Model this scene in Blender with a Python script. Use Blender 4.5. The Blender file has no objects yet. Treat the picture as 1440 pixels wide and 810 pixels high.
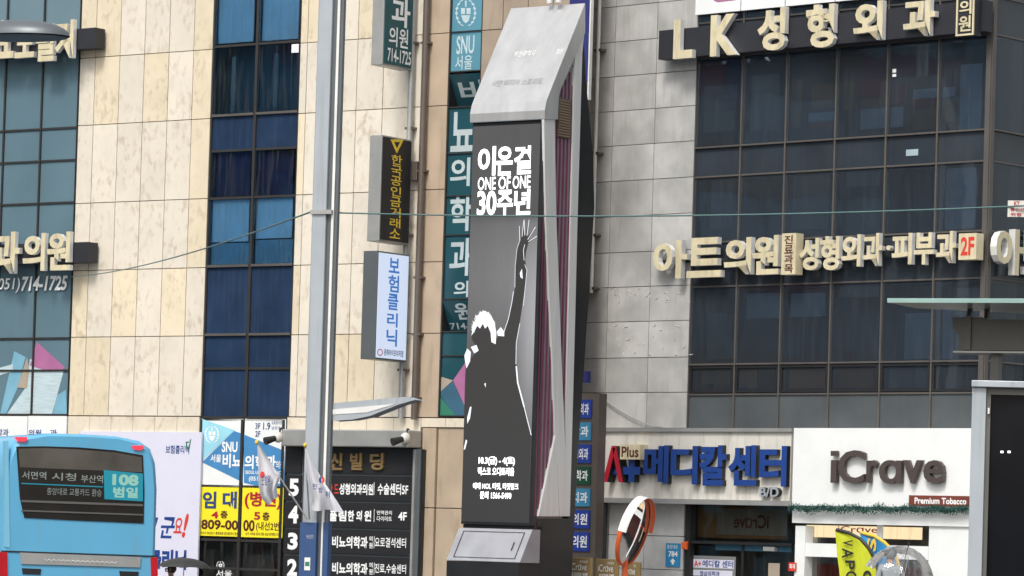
import bpy, bmesh, math, random
from mathutils import Vector, Matrix
random.seed(7)
R = math.radians
scn = bpy.context.scene
COL = scn.collection

# ------------------------------------------------------------------ camera
FPX, PITCH, ROLL, EYE = 5100.0, R(1.7), R(1.7), 1.6
SHY = 0.1449
cd = bpy.data.cameras.new('camera'); cam = bpy.data.objects.new('camera', cd); COL.objects.link(cam)
cd.sensor_width = 36; cd.lens = 36 * FPX / 1440; cd.shift_y = SHY; cd.clip_start = 0.5; cd.clip_end = 2000
MROT = (Matrix.Rotation(math.pi / 2 + PITCH, 3, 'X') @ Matrix.Rotation(ROLL, 3, 'Z'))
CAM = Vector((0, 0, EYE))
cam.matrix_world = Matrix.Translation(CAM) @ MROT.to_4x4()
scn.camera = cam

# ------------------------------------------------------------------ light
w = bpy.data.worlds.new('World'); scn.world = w; w.use_nodes = True
nt = w.node_tree; bg = nt.nodes['Background']
sky = nt.nodes.new('ShaderNodeTexSky'); sky.sky_type = 'NISHITA'; sky.sun_disc = False
SUN_EL, SUN_AZ = R(52), R(205)
sky.sun_elevation = SUN_EL; sky.sun_rotation = SUN_AZ; sky.air_density = 1.6; sky.dust_density = 4.0
hs = nt.nodes.new('ShaderNodeHueSaturation'); hs.inputs['Saturation'].default_value = 0.38
nt.links.new(sky.outputs[0], hs.inputs['Color']); nt.links.new(hs.outputs[0], bg.inputs['Color'])
bg.inputs['Strength'].default_value = 0.15
sl = bpy.data.lights.new('sun', 'SUN'); sun = bpy.data.objects.new('sun', sl); COL.objects.link(sun)
sl.energy = 1.5; sl.angle = R(12); sl.color = (1.0, 0.96, 0.9)
sd = Vector((math.sin(SUN_AZ) * math.cos(SUN_EL), math.cos(SUN_AZ) * math.cos(SUN_EL), math.sin(SUN_EL)))
sun.rotation_euler = sd.to_track_quat('Z', 'Y').to_euler(); sun.location = (0, 0, 60)
vs = scn.view_settings; vs.view_transform = 'Standard'; vs.look = 'None'; vs.gamma = 1; vs.use_curve_mapping = False
vs.exposure = 0.35

# ------------------------------------------------------------------ planes: a photo pixel -> a point of a real plane
def ray(px, py):
    return MROT @ Vector(((px - 720) / FPX, -(py - 405) / FPX + SHY * 1440 / FPX, -1))
def horizon(px):
    lo, hi = 400.0, 1200.0
    for _ in range(40):
        m = (lo + hi) / 2
        if ray(px, m).z > 0: lo = m
        else: hi = m
    return lo
class Pl:
    def __init__(s, P0, u, n):
        s.P0 = Vector(P0); s.u = Vector(u).normalized(); s.n = Vector(n).normalized(); s.v = Vector((0, 0, 1))
    def P(s, u, v, w=0.0): return s.P0 + s.u * u + s.v * v + s.n * w
    def uv(s, px, py, w=0.0):
        d = ray(px, py); O = s.P0 + s.n * w
        t = (O - CAM).dot(s.n) / d.dot(s.n); q = CAM + d * t - O
        return q.dot(s.u), q.z
    def bx(s, x0, y0, x1, y1, w=0.0):
        xm, ym = (x0 + x1) / 2, (y0 + y1) / 2
        return (s.uv(x0, ym, w)[0], s.uv(x1, ym, w)[0], s.uv(xm, y1, w)[1], s.uv(xm, y0, w)[1])
    def pts(s, L, w=0.0): return [s.uv(x, y, w) for x, y in L]
    def side(s, u0):   # plane seen on the right hand of a thing: runs inward to the wall
        return Pl(s.P(u0, 0, 0), -s.n, s.u)
def at(px, py, Y):
    d = ray(px, py); return CAM + d * (Y / d.y)
def facing(px, Y, deg):
    p = at(px, horizon(px), Y); a = R(deg)
    return Pl((p.x, p.y, 0), (math.cos(a), -math.sin(a), 0), (-math.sin(a), -math.cos(a), 0))

# ------------------------------------------------------------------ mesh builder
_txt = {}
def text_geo(s, bold, deep, italic=0.0):
    k = (s, bold, deep, italic)
    if k in _txt: return _txt[k]
    cu = bpy.data.curves.new('t', 'FONT'); cu.body = s; cu.size = 1; cu.offset = bold; cu.shear = italic
    cu.resolution_u = 3; cu.extrude = 0.1 if deep else 0
    cu.fill_mode = 'BOTH' if deep else 'FRONT'
    o = bpy.data.objects.new('t', cu); COL.objects.link(o)
    dg = bpy.context.evaluated_depsgraph_get()
    me = bpy.data.meshes.new_from_object(o.evaluated_get(dg))
    V = [tuple(v.co) for v in me.vertices]; F = [(tuple(p.vertices), p.normal.z) for p in me.polygons]
    bpy.data.objects.remove(o); bpy.data.curves.remove(cu); bpy.data.meshes.remove(me)
    xs = [v[0] for v in V]; ys = [v[1] for v in V]; zs = [v[2] for v in V]
    x0, x1, y0, y1, z0, z1 = min(xs), max(xs), min(ys), max(ys), min(zs), max(zs)
    V = [((v[0] - x0) / max(x1 - x0, 1e-6), (v[1] - y0) / max(y1 - y0, 1e-6), (v[2] - z0) / (z1 - z0) if deep else 0.0) for v in V]
    _txt[k] = (V, F); return _txt[k]

class MB:
    def __init__(s): s.V = []; s.F = []; s.M = []; s.C = {}; s.sm = set()
    def add(s, V, F, mi=0, smooth=False):
        b = len(s.V); s.V += [Vector(v) for v in V]
        for f in F:
            if smooth: s.sm.add(len(s.F))
            s.F.append(tuple(b + i for i in f)); s.M.append(mi)
        return s
    def box(s, F, u0, u1, v0, v1, w0, w1, mi=0, col=None):
        if u1 < u0: u0, u1 = u1, u0
        if v1 < v0: v0, v1 = v1, v0
        if w1 < w0: w0, w1 = w1, w0
        V = [F.P(u, v, w) for w in (w0, w1) for v in (v0, v1) for u in (u0, u1)]
        fs = [(4, 5, 7, 6), (1, 0, 2, 3), (0, 4, 6, 2), (5, 1, 3, 7), (6, 7, 3, 2), (0, 1, 5, 4)]
        k = len(s.F); s.add(V, fs, mi)
        if col is not None:
            for i in range(6): s.C[k + i] = col
        return s
    def pbox(s, F, x0, y0, x1, y1, w0, w1, mi=0):
        u0, u1, v0, v1 = F.bx(x0, y0, x1, y1, max(w0, w1)); return s.box(F, u0, u1, v0, v1, w0, w1, mi)
    def prism(s, F, uv, w0, w1, mi=0, mis=None):
        n = len(uv); V = [F.P(u, v, w0) for u, v in uv] + [F.P(u, v, w1) for u, v in uv]
        A = sum(uv[i][0] * uv[(i + 1) % n][1] - uv[(i + 1) % n][0] * uv[i][1] for i in range(n))
        i = list(range(n)); 
        if A < 0: i.reverse()
        s.add(V, [tuple(n + k for k in i), tuple(reversed(i))], mi)
        s.add(V, [(i[k], i[(k + 1) % n], n + i[(k + 1) % n], n + i[k]) for k in range(n)], mi if mis is None else mis)
        return s
    def flat(s, F, uv, w, mi=0):
        n = len(uv); A = sum(uv[i][0] * uv[(i + 1) % n][1] - uv[(i + 1) % n][0] * uv[i][1] for i in range(n))
        i = list(range(n))
        if A < 0: i.reverse()
        return s.add([F.P(u, v, w) for u, v in uv], [tuple(i)], mi)
    def tube(s, pts, r, n=8, mi=0, cap=True):
        pts = [Vector(p) for p in pts]; rs = r if isinstance(r, (list, tuple)) else [r] * len(pts)
        V = []; F = []; prev = None
        for k, p in enumerate(pts):
            t = (pts[min(k + 1, len(pts) - 1)] - pts[max(k - 1, 0)]).normalized()
            a = t.cross(Vector((0, 0, 1)) if abs(t.z) < 0.9 else Vector((1, 0, 0))).normalized() if prev is None else (prev - t * prev.dot(t)).normalized()
            prev = a; b = t.cross(a)
            for j in range(n):
                q = 2 * math.pi * j / n; V.append(p + (a * math.cos(q) + b * math.sin(q)) * rs[k])
        for k in range(len(pts) - 1):
            for j in range(n):
                F.append((k * n + j, k * n + (j + 1) % n, (k + 1) * n + (j + 1) % n, (k + 1) * n + j))
        s.add(V, F, mi, True)
        if cap: s.add(V, [tuple(reversed(range(n))), tuple(range((len(pts) - 1) * n, len(pts) * n))], mi)
        return s
    def ellip(s, c, rx, ry, rz, mi=0, n=14, m=9):
        V = []; F = []
        for i in range(m + 1):
            a = math.pi * i / m
            for j in range(n):
                b = 2 * math.pi * j / n
                V.append((c[0] + rx * math.sin(a) * math.cos(b), c[1] + ry * math.sin(a) * math.sin(b), c[2] + rz * math.cos(a)))
        for i in range(m):
            for j in range(n): F.append((i * n + j, (i + 1) * n + j, (i + 1) * n + (j + 1) % n, i * n + (j + 1) % n))
        return s.add(V, F, mi, True)
    def text(s, t, F, u0, u1, v0, v1, w, depth=0.0, bold=0.02, mi=0, mis=None, italic=0.0, mirror=False, rot=0):
        V, Fs = text_geo(t, bold, depth > 0, italic)
        def mp(a, b, c):
            if rot == -90: a, b = b, 1 - a
            if mirror: a = 1 - a
            return F.P(u0 + (u1 - u0) * a, v0 + (v1 - v0) * b, w + depth * c)
        b = len(s.V); s.V += [mp(*v) for v in V]
        for f, nz in Fs:
            f = tuple(b + i for i in f)
            if mirror: f = tuple(reversed(f))
            s.F.append(f); s.M.append(mi if (mis is None or nz > 0.5) else mis)
        return s
    def ptext(s, t, F, x0, y0, x1, y1, w, depth=0.0, **k):
        u0, u1, v0, v1 = F.bx(x0, y0, x1, y1, w + depth); return s.text(t, F, u0, u1, v0, v1, w, depth, **k)
    def build(s, name, mats, parent=None, bevel=0.0, fixn=False):
        mats = mats if isinstance(mats, (list, tuple)) else [mats]
        lo = Vector((min(v.x for v in s.V), min(v.y for v in s.V), min(v.z for v in s.V)))
        hi = Vector((max(v.x for v in s.V), max(v.y for v in s.V), max(v.z for v in s.V)))
        org = ORG[parent] if parent is not None else Vector(((lo.x + hi.x) / 2, (lo.y + hi.y) / 2, lo.z))
        me = bpy.data.meshes.new(name); me.from_pydata([tuple(v - org) for v in s.V], [], s.F)
        for m in mats: me.materials.append(m)
        for i, p in enumerate(me.polygons):
            p.material_index = s.M[i]; p.use_smooth = i in s.sm
        if s.C or any(m.name in TINTED for m in mats):
            ca = me.color_attributes.new('tint', 'FLOAT_COLOR', 'CORNER')
            for i, p in enumerate(me.polygons):
                c = s.C.get(i, (1, 1, 1))
                for li in p.loop_indices: ca.data[li].color = (*c, 1)
        me.update(); o = bpy.data.objects.new(name, me); COL.objects.link(o)
        if fixn:
            bm = bmesh.new(); bm.from_mesh(me); bmesh.ops.recalc_face_normals(bm, faces=bm.faces); bm.to_mesh(me); bm.free()
        if parent is not None: o.parent = parent
        else: o.location = org
        ORG[o] = org
        if bevel:
            m = o.modifiers.new('bevel', 'BEVEL'); m.width = bevel; m.segments = 2; m.limit_method = 'ANGLE'; m.angle_limit = R(40)
        return o
ORG = {}
TINTED = set()
def tag(o, label=None, cat=None, group=None, kind=None):
    if label: o['label'] = label
    if cat: o['category'] = cat
    if group: o['group'] = group
    if kind: o['kind'] = kind
    return o
def thing(name, label, cat, loc, group=None, parent=None):
    o = bpy.data.objects.new(name, None); COL.objects.link(o); o.location = loc if parent is None else Vector(loc) - ORG[parent]; o.parent = parent; o.empty_display_size = 0.3
    ORG[o] = Vector(loc); return tag(o, label, cat, group)

# ------------------------------------------------------------------ materials
def mk(name, col, rough=0.5, metal=0.0, var=0.12, scale=3.0, stretch=(1, 1, 1), bump=0.0, bscale=40, tint=False, dirt=None, dscale=2.0, dstretch=(1, 1, 1), damt=0.5, emit=0.0, ior=1.45):
    m = bpy.data.materials.new(name); m.use_nodes = True; nt = m.node_tree; N = nt.nodes; L = nt.links
    b = N['Principled BSDF']; b.inputs['Roughness'].default_value = rough; b.inputs['Metallic'].default_value = metal; b.inputs['IOR'].default_value = ior
    tc = N.new('ShaderNodeTexCoord')
    vec = tc.outputs['Object']
    if tint:
        a0 = N.new('ShaderNodeAttribute'); a0.attribute_name = 'tint'; ma = N.new('ShaderNodeVectorMath'); ma.operation = 'MULTIPLY_ADD'; ma.inputs[1].default_value = (231, 317, 173)
        L.new(a0.outputs['Color'], ma.inputs[0]); L.new(vec, ma.inputs[2]); vec = ma.outputs[0]
    def noise(sc, st, det=4):
        mp = N.new('ShaderNodeMapping'); mp.inputs['Scale'].default_value = st; L.new(vec, mp.inputs[0])
        n = N.new('ShaderNodeTexNoise'); n.inputs['Scale'].default_value = sc; n.inputs['Detail'].default_value = det; L.new(mp.outputs[0], n.inputs['Vector']); return n
    cur = None
    n1 = noise(scale, stretch)
    cr = N.new('ShaderNodeMapRange'); cr.inputs['From Min'].default_value = 0.3; cr.inputs['From Max'].default_value = 0.7
    cr.inputs['To Min'].default_value = 1 - var; cr.inputs['To Max'].default_value = 1 + var * 0.6; L.new(n1.outputs[0], cr.inputs['Value'])
    hv = N.new('ShaderNodeHueSaturation'); hv.inputs['Color'].default_value = (*col, 1); L.new(cr.outputs[0], hv.inputs['Value']); cur = hv.outputs[0]
    if tint:
        TINTED.add(m.name)
        at_ = N.new('ShaderNodeAttribute'); at_.attribute_name = 'tint'
        mx = N.new('ShaderNodeMix'); mx.data_type = 'RGBA'; mx.blend_type = 'MULTIPLY'; mx.inputs['Factor'].default_value = 1
        L.new(cur, mx.inputs['A']); L.new(at_.outputs['Color'], mx.inputs['B']); cur = mx.outputs['Result']
    if dirt:
        n2 = noise(dscale, dstretch, 6)
        r2 = N.new('ShaderNodeMapRange'); r2.inputs['From Min'].default_value = 0.5; r2.inputs['From Max'].default_value = 0.75; r2.inputs['To Max'].default_value = damt
        L.new(n2.outputs[0], r2.inputs['Value'])
        fac = r2.outputs[0]
        if tint:
            n5 = noise(1.3, (1, 1, 1), 2); r5 = N.new('ShaderNodeMapRange'); r5.inputs['From Min'].default_value = 0.4; r5.inputs['From Max'].default_value = 0.62; r5.inputs['To Min'].default_value = 0.15; L.new(n5.outputs[0], r5.inputs['Value'])
            mm_ = N.new('ShaderNodeMath'); mm_.operation = 'MULTIPLY'; L.new(fac, mm_.inputs[0]); L.new(r5.outputs[0], mm_.inputs[1]); fac = mm_.outputs[0]
        mx = N.new('ShaderNodeMix'); mx.data_type = 'RGBA'; L.new(fac, mx.inputs['Factor']); L.new(cur, mx.inputs['A']); mx.inputs['B'].default_value = (*dirt, 1); cur = mx.outputs['Result']
    L.new(cur, b.inputs['Base Color'])
    if bump:
        n3 = noise(bscale, (1, 1, 1), 3); bp = N.new('ShaderNodeBump'); bp.inputs['Strength'].default_value = bump; bp.inputs['Distance'].default_value = 0.02
        L.new(n3.outputs[0], bp.inputs['Height']); L.new(bp.outputs[0], b.inputs['Normal'])
    if emit:
        L.new(cur, b.inputs['Emission Color']); b.inputs['Emission Strength'].default_value = emit
    return m
def glass(name, tint, gl=(1, 1, 1), ior=1.6, wav=0.02, dirt=(0.22, 0.21, 0.2), lo=0.5, damt=0.14, thin=False, base=0.0):
    m = bpy.data.materials.new(name); m.use_nodes = True; nt = m.node_tree; N = nt.nodes; L = nt.links
    N.remove(N['Principled BSDF']); out = N['Material Output']
    t = N.new('ShaderNodeBsdfTransparent'); t.inputs[0].default_value = (*tint, 1)
    g = N.new('ShaderNodeBsdfGlossy'); g.inputs['Color'].default_value = (*gl, 1); g.inputs['Roughness'].default_value = 0.03
    fr = N.new('ShaderNodeFresnel'); fr.inputs['IOR'].default_value = ior
    tc = N.new('ShaderNodeTexCoord'); n = N.new('ShaderNodeTexNoise'); n.inputs['Scale'].default_value = 0.9; n.inputs['Detail'].default_value = 2
    bp = N.new('ShaderNodeBump'); bp.inputs['Strength'].default_value = 1.0; bp.inputs['Distance'].default_value = wav
    L.new(tc.outputs['Object'], n.inputs['Vector']); L.new(n.outputs[0], bp.inputs['Height']); L.new(bp.outputs[0], g.inputs['Normal'])
    # rain and dirt streaks on the pane; base adds an even painted haze
    mp = N.new('ShaderNodeMapping'); mp.inputs['Scale'].default_value = (9, 9, 0.7); L.new(tc.outputs['Object'], mp.inputs[0])
    n2 = N.new('ShaderNodeTexNoise'); n2.inputs['Scale'].default_value = 1.6; n2.inputs['Detail'].default_value = 5; L.new(mp.outputs[0], n2.inputs['Vector'])
    r2 = N.new('ShaderNodeMapRange'); r2.inputs['From Min'].default_value = lo; r2.inputs['From Max'].default_value = 0.8; r2.inputs['To Min'].default_value = base; r2.inputs['To Max'].default_value = damt; L.new(n2.outputs[0], r2.inputs['Value'])
    d = N.new('ShaderNodeBsdfTranslucent' if thin else 'ShaderNodeBsdfDiffuse'); d.inputs['Color'].default_value = (*dirt, 1)
    mx = N.new('ShaderNodeMixShader'); L.new(fr.outputs[0], mx.inputs[0]); L.new(t.outputs[0], mx.inputs[1]); L.new(g.outputs[0], mx.inputs[2])
    m2 = N.new('ShaderNodeMixShader'); L.new(r2.outputs[0], m2.inputs[0]); L.new(mx.outputs[0], m2.inputs[1]); L.new(d.outputs[0], m2.inputs[2])
    L.new(m2.outputs[0], out.inputs['Surface']); return m
def emis(name, col, st):
    m = bpy.data.materials.new(name); m.use_nodes = True; nt = m.node_tree; b = nt.nodes['Principled BSDF']
    b.inputs['Base Color'].default_value = (*[c * 0.3 for c in col], 1); b.inputs['Roughness'].default_value = 0.35
    b.inputs['Emission Color'].default_value = (*col, 1); b.inputs['Emission Strength'].default_value = st; return m

M = {}
M['cream'] = mk('cream_stone', (0.74, 0.675, 0.57), 0.55, tint=True, var=0.07, scale=1.6, dirt=(0.4, 0.31, 0.21), dscale=5.5, dstretch=(1.7, 1.7, 1.0), damt=0.75, bump=0.1)
M['brownstone'] = mk('brown_stone', (0.36, 0.29, 0.22), 0.6, tint=True, var=0.14, scale=1.5, dirt=(0.16, 0.11, 0.08), dscale=2.0, dstretch=(3, 3, 0.5), damt=0.55)
M['endwall'] = mk('end_wall', (0.13, 0.1, 0.08), 0.7, var=.3)
M['joint'] = mk('joint', (0.3, 0.21, 0.15), 0.8)
M['grey_tile'] = mk('grey_tile', (0.46, 0.455, 0.44), 0.5, tint=True, var=0.24, scale=1.8, dirt=(0.3, 0.285, 0.27), dscale=2.2, dstretch=(6, 6, 0.5), damt=0.5)
M['residue'] = mk('residue', (0.55, 0.53, 0.49), 0.7)
M['tile_joint'] = mk('tile_joint', (0.22, 0.2, 0.185), 0.8)
M['core'] = mk('wall_core', (0.1, 0.095, 0.09), 0.8)
M['teal_glass'] = mk('teal_glass', (0.12, 0.2, 0.245), 0.06, var=0.12, scale=0.6, dirt=(0.16, 0.2, 0.21), dscale=1.2, dstretch=(7, 7, .5), damt=0.2, ior=1.55)
M['blue_glass'] = glass('blue_glass', (0.68, 0.85, 0.95), (0.6, 0.8, 1.0), 1.4, 0.006)
M['dark_glass'] = glass('dark_glass', (0.66, 0.73, 0.80), (0.85, 0.93, 1.0), 1.52, 0.004, dirt=(0.17, 0.205, 0.25), damt=0.18, base=0.11)  # base veil paints haze over the panes and lifts their blacks
M['shop_glass'] = glass('shop_glass', (0.8, 0.8, 0.78), (1, 1, 1), 1.35)
M['span'] = mk('spandrel_glass', (0.035, 0.045, 0.058), 0.1, var=0.25, scale=1, dirt=(0.06, 0.06, 0.058), dscale=1.5, dstretch=(8, 8, .5), damt=0.4, ior=1.4)
M['span_lo'] = mk('spandrel_grey', (0.085, 0.097, 0.105), 0.18, var=0.25, scale=1, dirt=(0.11, 0.105, 0.1), dscale=1.5, dstretch=(8, 8, .5), damt=0.4, ior=1.4)
M['bspan'] = mk('blue_spandrel', (0.02, 0.04, 0.085), 0.1, var=0.25, scale=1.5, dirt=(0.05, 0.07, 0.11), dscale=1.5, dstretch=(8, 8, .6), damt=0.4, ior=1.4)
M['mull'] = mk('dark_mullion', (0.05, 0.047, 0.045), 0.4, 0.3)
M['mull_lt'] = mk('bronze_transom', (0.115, 0.105, 0.096), 0.45, 0.2)
M['black'] = mk('black_metal', (0.018, 0.018, 0.02), 0.45)
M['bar'] = mk('sign_bar', (0.022, 0.023, 0.03), 0.5)
M['lcream'] = mk('letter_cream', (0.66, 0.585, 0.39), 0.5, var=0.15, scale=3, dirt=(0.34, 0.29, 0.2), dscale=2.5, dstretch=(4, 4, 1), damt=0.5)
M['lside'] = mk('letter_side', (0.78, 0.78, 0.76), 0.3, 0.15)
M['white'] = mk('white_paint', (0.78, 0.78, 0.76), 0.45, var=0.05, dirt=(0.5, 0.48, 0.43), dscale=1.5, dstretch=(5, 5, .5), damt=0.3)
M['white_clean'] = mk('white_panel', (0.8, 0.82, 0.82), 0.35, var=0.04)
M['offwhite'] = mk('aged_white', (0.68, 0.66, 0.61), 0.5, var=0.08, dirt=(0.34, 0.3, 0.24), dscale=1.6, dstretch=(5, 5, .7), damt=0.55)
M['lettw'] = mk('white_lettering', (0.85, 0.86, 0.86), 0.5, var=0.02)
M['lett_dull'] = mk('dull_lettering', (0.46, 0.53, 0.55), 0.5)
M['interior'] = mk('dark_interior', (0.12, 0.13, 0.15), 0.9)
M['grey_int'] = mk('grey_interior', (0.16, 0.17, 0.18), 0.9)
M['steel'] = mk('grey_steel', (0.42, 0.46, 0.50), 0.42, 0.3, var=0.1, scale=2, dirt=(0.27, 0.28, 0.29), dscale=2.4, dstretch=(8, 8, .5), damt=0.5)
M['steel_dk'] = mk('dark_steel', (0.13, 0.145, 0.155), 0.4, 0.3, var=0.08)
M['galv'] = mk('galvanised', (0.42, 0.42, 0.41), 0.45, 0.5, var=0.12)
M['pipe'] = mk('bronze_pipe', (0.16, 0.13, 0.11), 0.4, 0.4)
M['kwhite'] = mk('pillar_silver', (0.62, 0.62, 0.61), 0.38, 0.12, var=0.10, scale=1.0, stretch=(7, 7, .4), dirt=(0.40, 0.40, 0.40), dscale=1.0, dstretch=(5, 5, .3), damt=0.3)
M['khood'] = mk('hood_silver', (0.50, 0.50, 0.50), 0.34, 0.4, var=0.12, scale=0.8, stretch=(5, 5, .5), dirt=(0.4, 0.4, 0.4), dscale=1.2, dstretch=(6, 6, .3), damt=0.35)
M['kblack'] = mk('pillar_black', (0.02, 0.02, 0.021), 0.35, var=0.2)
M['kgrey'] = mk('console_grey', (0.34, 0.345, 0.37), 0.4, 0.3)
M['mauve'] = mk('mauve_panel', (0.23, 0.2, 0.22), 0.4, 0.2)
M['magenta'] = mk('magenta_stripe', (0.15, 0.028, 0.07), 0.4)
M['louver'] = mk('brown_louver', (0.22, 0.16, 0.1), 0.5)
M['teal_sign'] = mk('teal_sign', (0.015, 0.085, 0.1), 0.35)
M['teal_film'] = mk('teal_film', (0.018, 0.075, 0.095), 0.18, var=0.15, scale=1)
M['ltblue_film'] = mk('light_blue_film', (0.11, 0.29, 0.38), 0.2, var=0.12, scale=1)
M['yellow'] = mk('yellow_banner', (0.85, 0.74, 0.02), 0.6, var=0.03)
M['gold'] = mk('gold_letters', (0.75, 0.53, 0.05), 0.5)
M['bronze'] = mk('bronze_letters', (0.36, 0.24, 0.11), 0.35, 0.5)
M['blue_l'] = mk('blue_letters', (0.016, 0.055, 0.25), 0.4, var=0.1)
M['navy'] = mk('navy_letters', (0.03, 0.06, 0.2), 0.5)
M['red_l'] = mk('red_letters', (0.42, 0.012, 0.03), 0.45)
M['red_b'] = mk('bright_red', (0.65, 0.05, 0.03), 0.5)
M['maroon'] = mk('maroon_letters', (0.09, 0.015, 0.012), 0.5)
M['plum'] = mk('brown_grey_letters', (0.075, 0.058, 0.055), 0.45)
M['brown_p'] = mk('brown_plate', (0.18, 0.045, 0.03), 0.5)
M['snu_blue'] = mk('clinic_blue', (0.06, 0.24, 0.5), 0.5)
M['snu_lt'] = mk('clinic_light_blue', (0.32, 0.66, 0.78), 0.5)
M['pink_film'] = mk('pink_film', (0.42, 0.16, 0.32), 0.3)
M['pale_film'] = mk('pale_film', (0.5, 0.62, 0.66), 0.3, var=0.15, scale=14, stretch=(0.3, 0.3, 3))
M['sky_film'] = mk('sky_blue_film', (0.2, 0.42, 0.55), 0.3)
M['green_film'] = mk('green_film', (0.04, 0.2, 0.13), 0.3)
M['beige_film'] = mk('beige_film', (0.4, 0.34, 0.27), 0.3)
M['bluegrey_film'] = mk('blue_grey_film', (0.05, 0.13, 0.2), 0.3)
M['lilac'] = mk('lilac_banner', (0.66, 0.66, 0.78), 0.55, var=0.02)
M['leaf'] = mk('garland_green', (0.03, 0.11, 0.09), 0.6, var=0.4, scale=20)
M['bus'] = mk('bus_blue', (0.12, 0.41, 0.64), 0.28, var=0.06, scale=1.2, dirt=(0.17, 0.33, 0.44), dscale=1.4, dstretch=(3, 3, .7), damt=0.35)
M['bus_lt'] = mk('bus_light_blue', (0.2, 0.5, 0.68), 0.3, var=0.03)
M['rear_glass'] = mk('rear_window_glass', (0.022, 0.02, 0.019), 0.07, var=0.4, scale=1.2, ior=1.5)
M['rear_refl'] = mk('glass_reflection', (0.1, 0.09, 0.078), 0.2, var=0.35, scale=1.5)
M['rubber'] = mk('rubber', (0.02, 0.02, 0.02), 0.8)
M['tail'] = mk('red_lamp', (0.5, 0.01, 0.02), 0.2)
M['tail_on'] = emis('lit_red_lamp', (0.9, 0.05, 0.08), 0.9)
M['led'] = emis('led_text', (0.55, 0.62, 0.58), 0.12)
M['led_teal'] = emis('led_teal', (0.01, 0.22, 0.3), 0.75)
M['led_num'] = emis('led_number', (0.35, 0.68, 0.58), 0.42)
M['scr_txt'] = emis('screen_white', (1, 1, 1), 1.6)
M['scr_edge'] = emis('screen_rim_light', (0.85, 0.88, 0.92), 0.8)
M['scr_fig'] = emis('screen_figure', (0.044, 0.042, 0.041), 0.7)
M['lit_sign'] = emis('lit_sign', (0.66, 0.76, 0.95), 0.62)
M['lit_blue'] = emis('lit_blue_letters', (0.03, 0.2, 0.62), 0.5)
M['lit_warm'] = emis('lit_warm_sign', (1.0, 0.78, 0.5), 1.3)
M['orange'] = mk('orange_plastic', (0.7, 0.12, 0.03), 0.4)
M['mirror'] = mk('mirror_face', (0.8, 0.8, 0.8), 0.02, 1.0, var=0.0)
M['tan'] = mk('tan_sign', (0.27, 0.19, 0.08), 0.5)
M['addr'] = mk('address_blue', (0.03, 0.24, 0.48), 0.4)
M['lime'] = mk('lime_fabric', (0.50, 0.55, 0.02), 0.7, var=0.12, scale=3, stretch=(3, 3, .6))
M['flag_blue'] = mk('blue_fabric', (0.03, 0.26, 0.58), 0.7, var=0.2, scale=3, stretch=(3, 3, .6))
M['flag_gold'] = mk('gold_fabric', (0.72, 0.48, 0.06), 0.7)
M['flag_w'] = mk('white_cloth', (0.88, 0.88, 0.93), 0.8, var=0.06)
M['brolly'] = mk('black_umbrella', (0.03, 0.03, 0.032), 0.55)
M['clear'] = glass('clear_vinyl', (0.985, 0.99, 0.995), (1, 1, 1), 1.3, 0.012, dirt=(0.97, 0.98, 1.0), lo=0.35, damt=0.4, thin=True)
M['pole_wrap'] = mk('blue_wrap', (0.035, 0.08, 0.2), 0.45)
M['cable'] = mk('cable', (0.09, 0.17, 0.17), 0.5)
M['wire_dk'] = mk('dark_wire', (0.1, 0.1, 0.1), 0.6)
M['shelter'] = mk('shelter_grey', (0.13, 0.128, 0.12), 0.5, 0.2)
M['edge_glass'] = mk('glass_edge', (0.42, 0.62, 0.58), 0.2)
M['roof_glass'] = mk('frosted_roof', (0.42, 0.42, 0.38), 0.3)
M['panel_blk'] = mk('dark_panel', (0.008, 0.009, 0.012), 0.05, var=0.3, ior=1.25)
M['asphalt'] = mk('asphalt', (0.05, 0.05, 0.052), 0.5, var=0.25, scale=6)
M['pave'] = mk('paving', (0.24, 0.23, 0.22), 0.55, var=0.2, scale=4)
M['kerb'] = mk('kerb_stone', (0.35, 0.34, 0.33), 0.6)
M['skin'] = mk('skin', (0.55, 0.33, 0.24), 0.5)
M['hair'] = mk('black_hair', (0.015, 0.012, 0.011), 0.5)
M['coat'] = mk('dark_coat', (0.03, 0.03, 0.035), 0.8)
M['greycoat'] = mk('grey_jacket', (0.33, 0.36, 0.38), 0.8)
M['trouser'] = mk('dark_trousers', (0.03, 0.035, 0.05), 0.8)
M['indigo'] = mk('indigo_sign', (0.025, 0.03, 0.16), 0.4)
M['b1'] = mk('blue_plate', (0.02, 0.05, 0.3), 0.4); M['b2'] = mk('cyan_plate', (0.05, 0.25, 0.42), 0.4); M['b3'] = mk('green_plate', (0.01, 0.07, 0.035), 0.4)
M['bl_blue'] = mk('blue_grey_board', (0.34, 0.44, 0.5), 0.8); M['bl_mar'] = mk('maroon_board', (0.22, 0.035, 0.04), 0.7)
M['bl_brn'] = mk('brown_board', (0.22, 0.13, 0.05), 0.7); M['bl_org'] = mk('orange_wood', (0.45, 0.22, 0.1), 0.7); M['bl_gry'] = mk('grey_board', (0.2, 0.21, 0.21), 0.8)
M['brownstone_p'] = mk('plain_brown', (0.3, 0.24, 0.18), 0.7)
M['bl_wht'] = mk('white_board', (0.85, 0.86, 0.88), 0.8, var=0.05); M['bl_pur'] = mk('purple_curtain', (0.1, 0.05, 0.1), 0.8)
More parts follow.
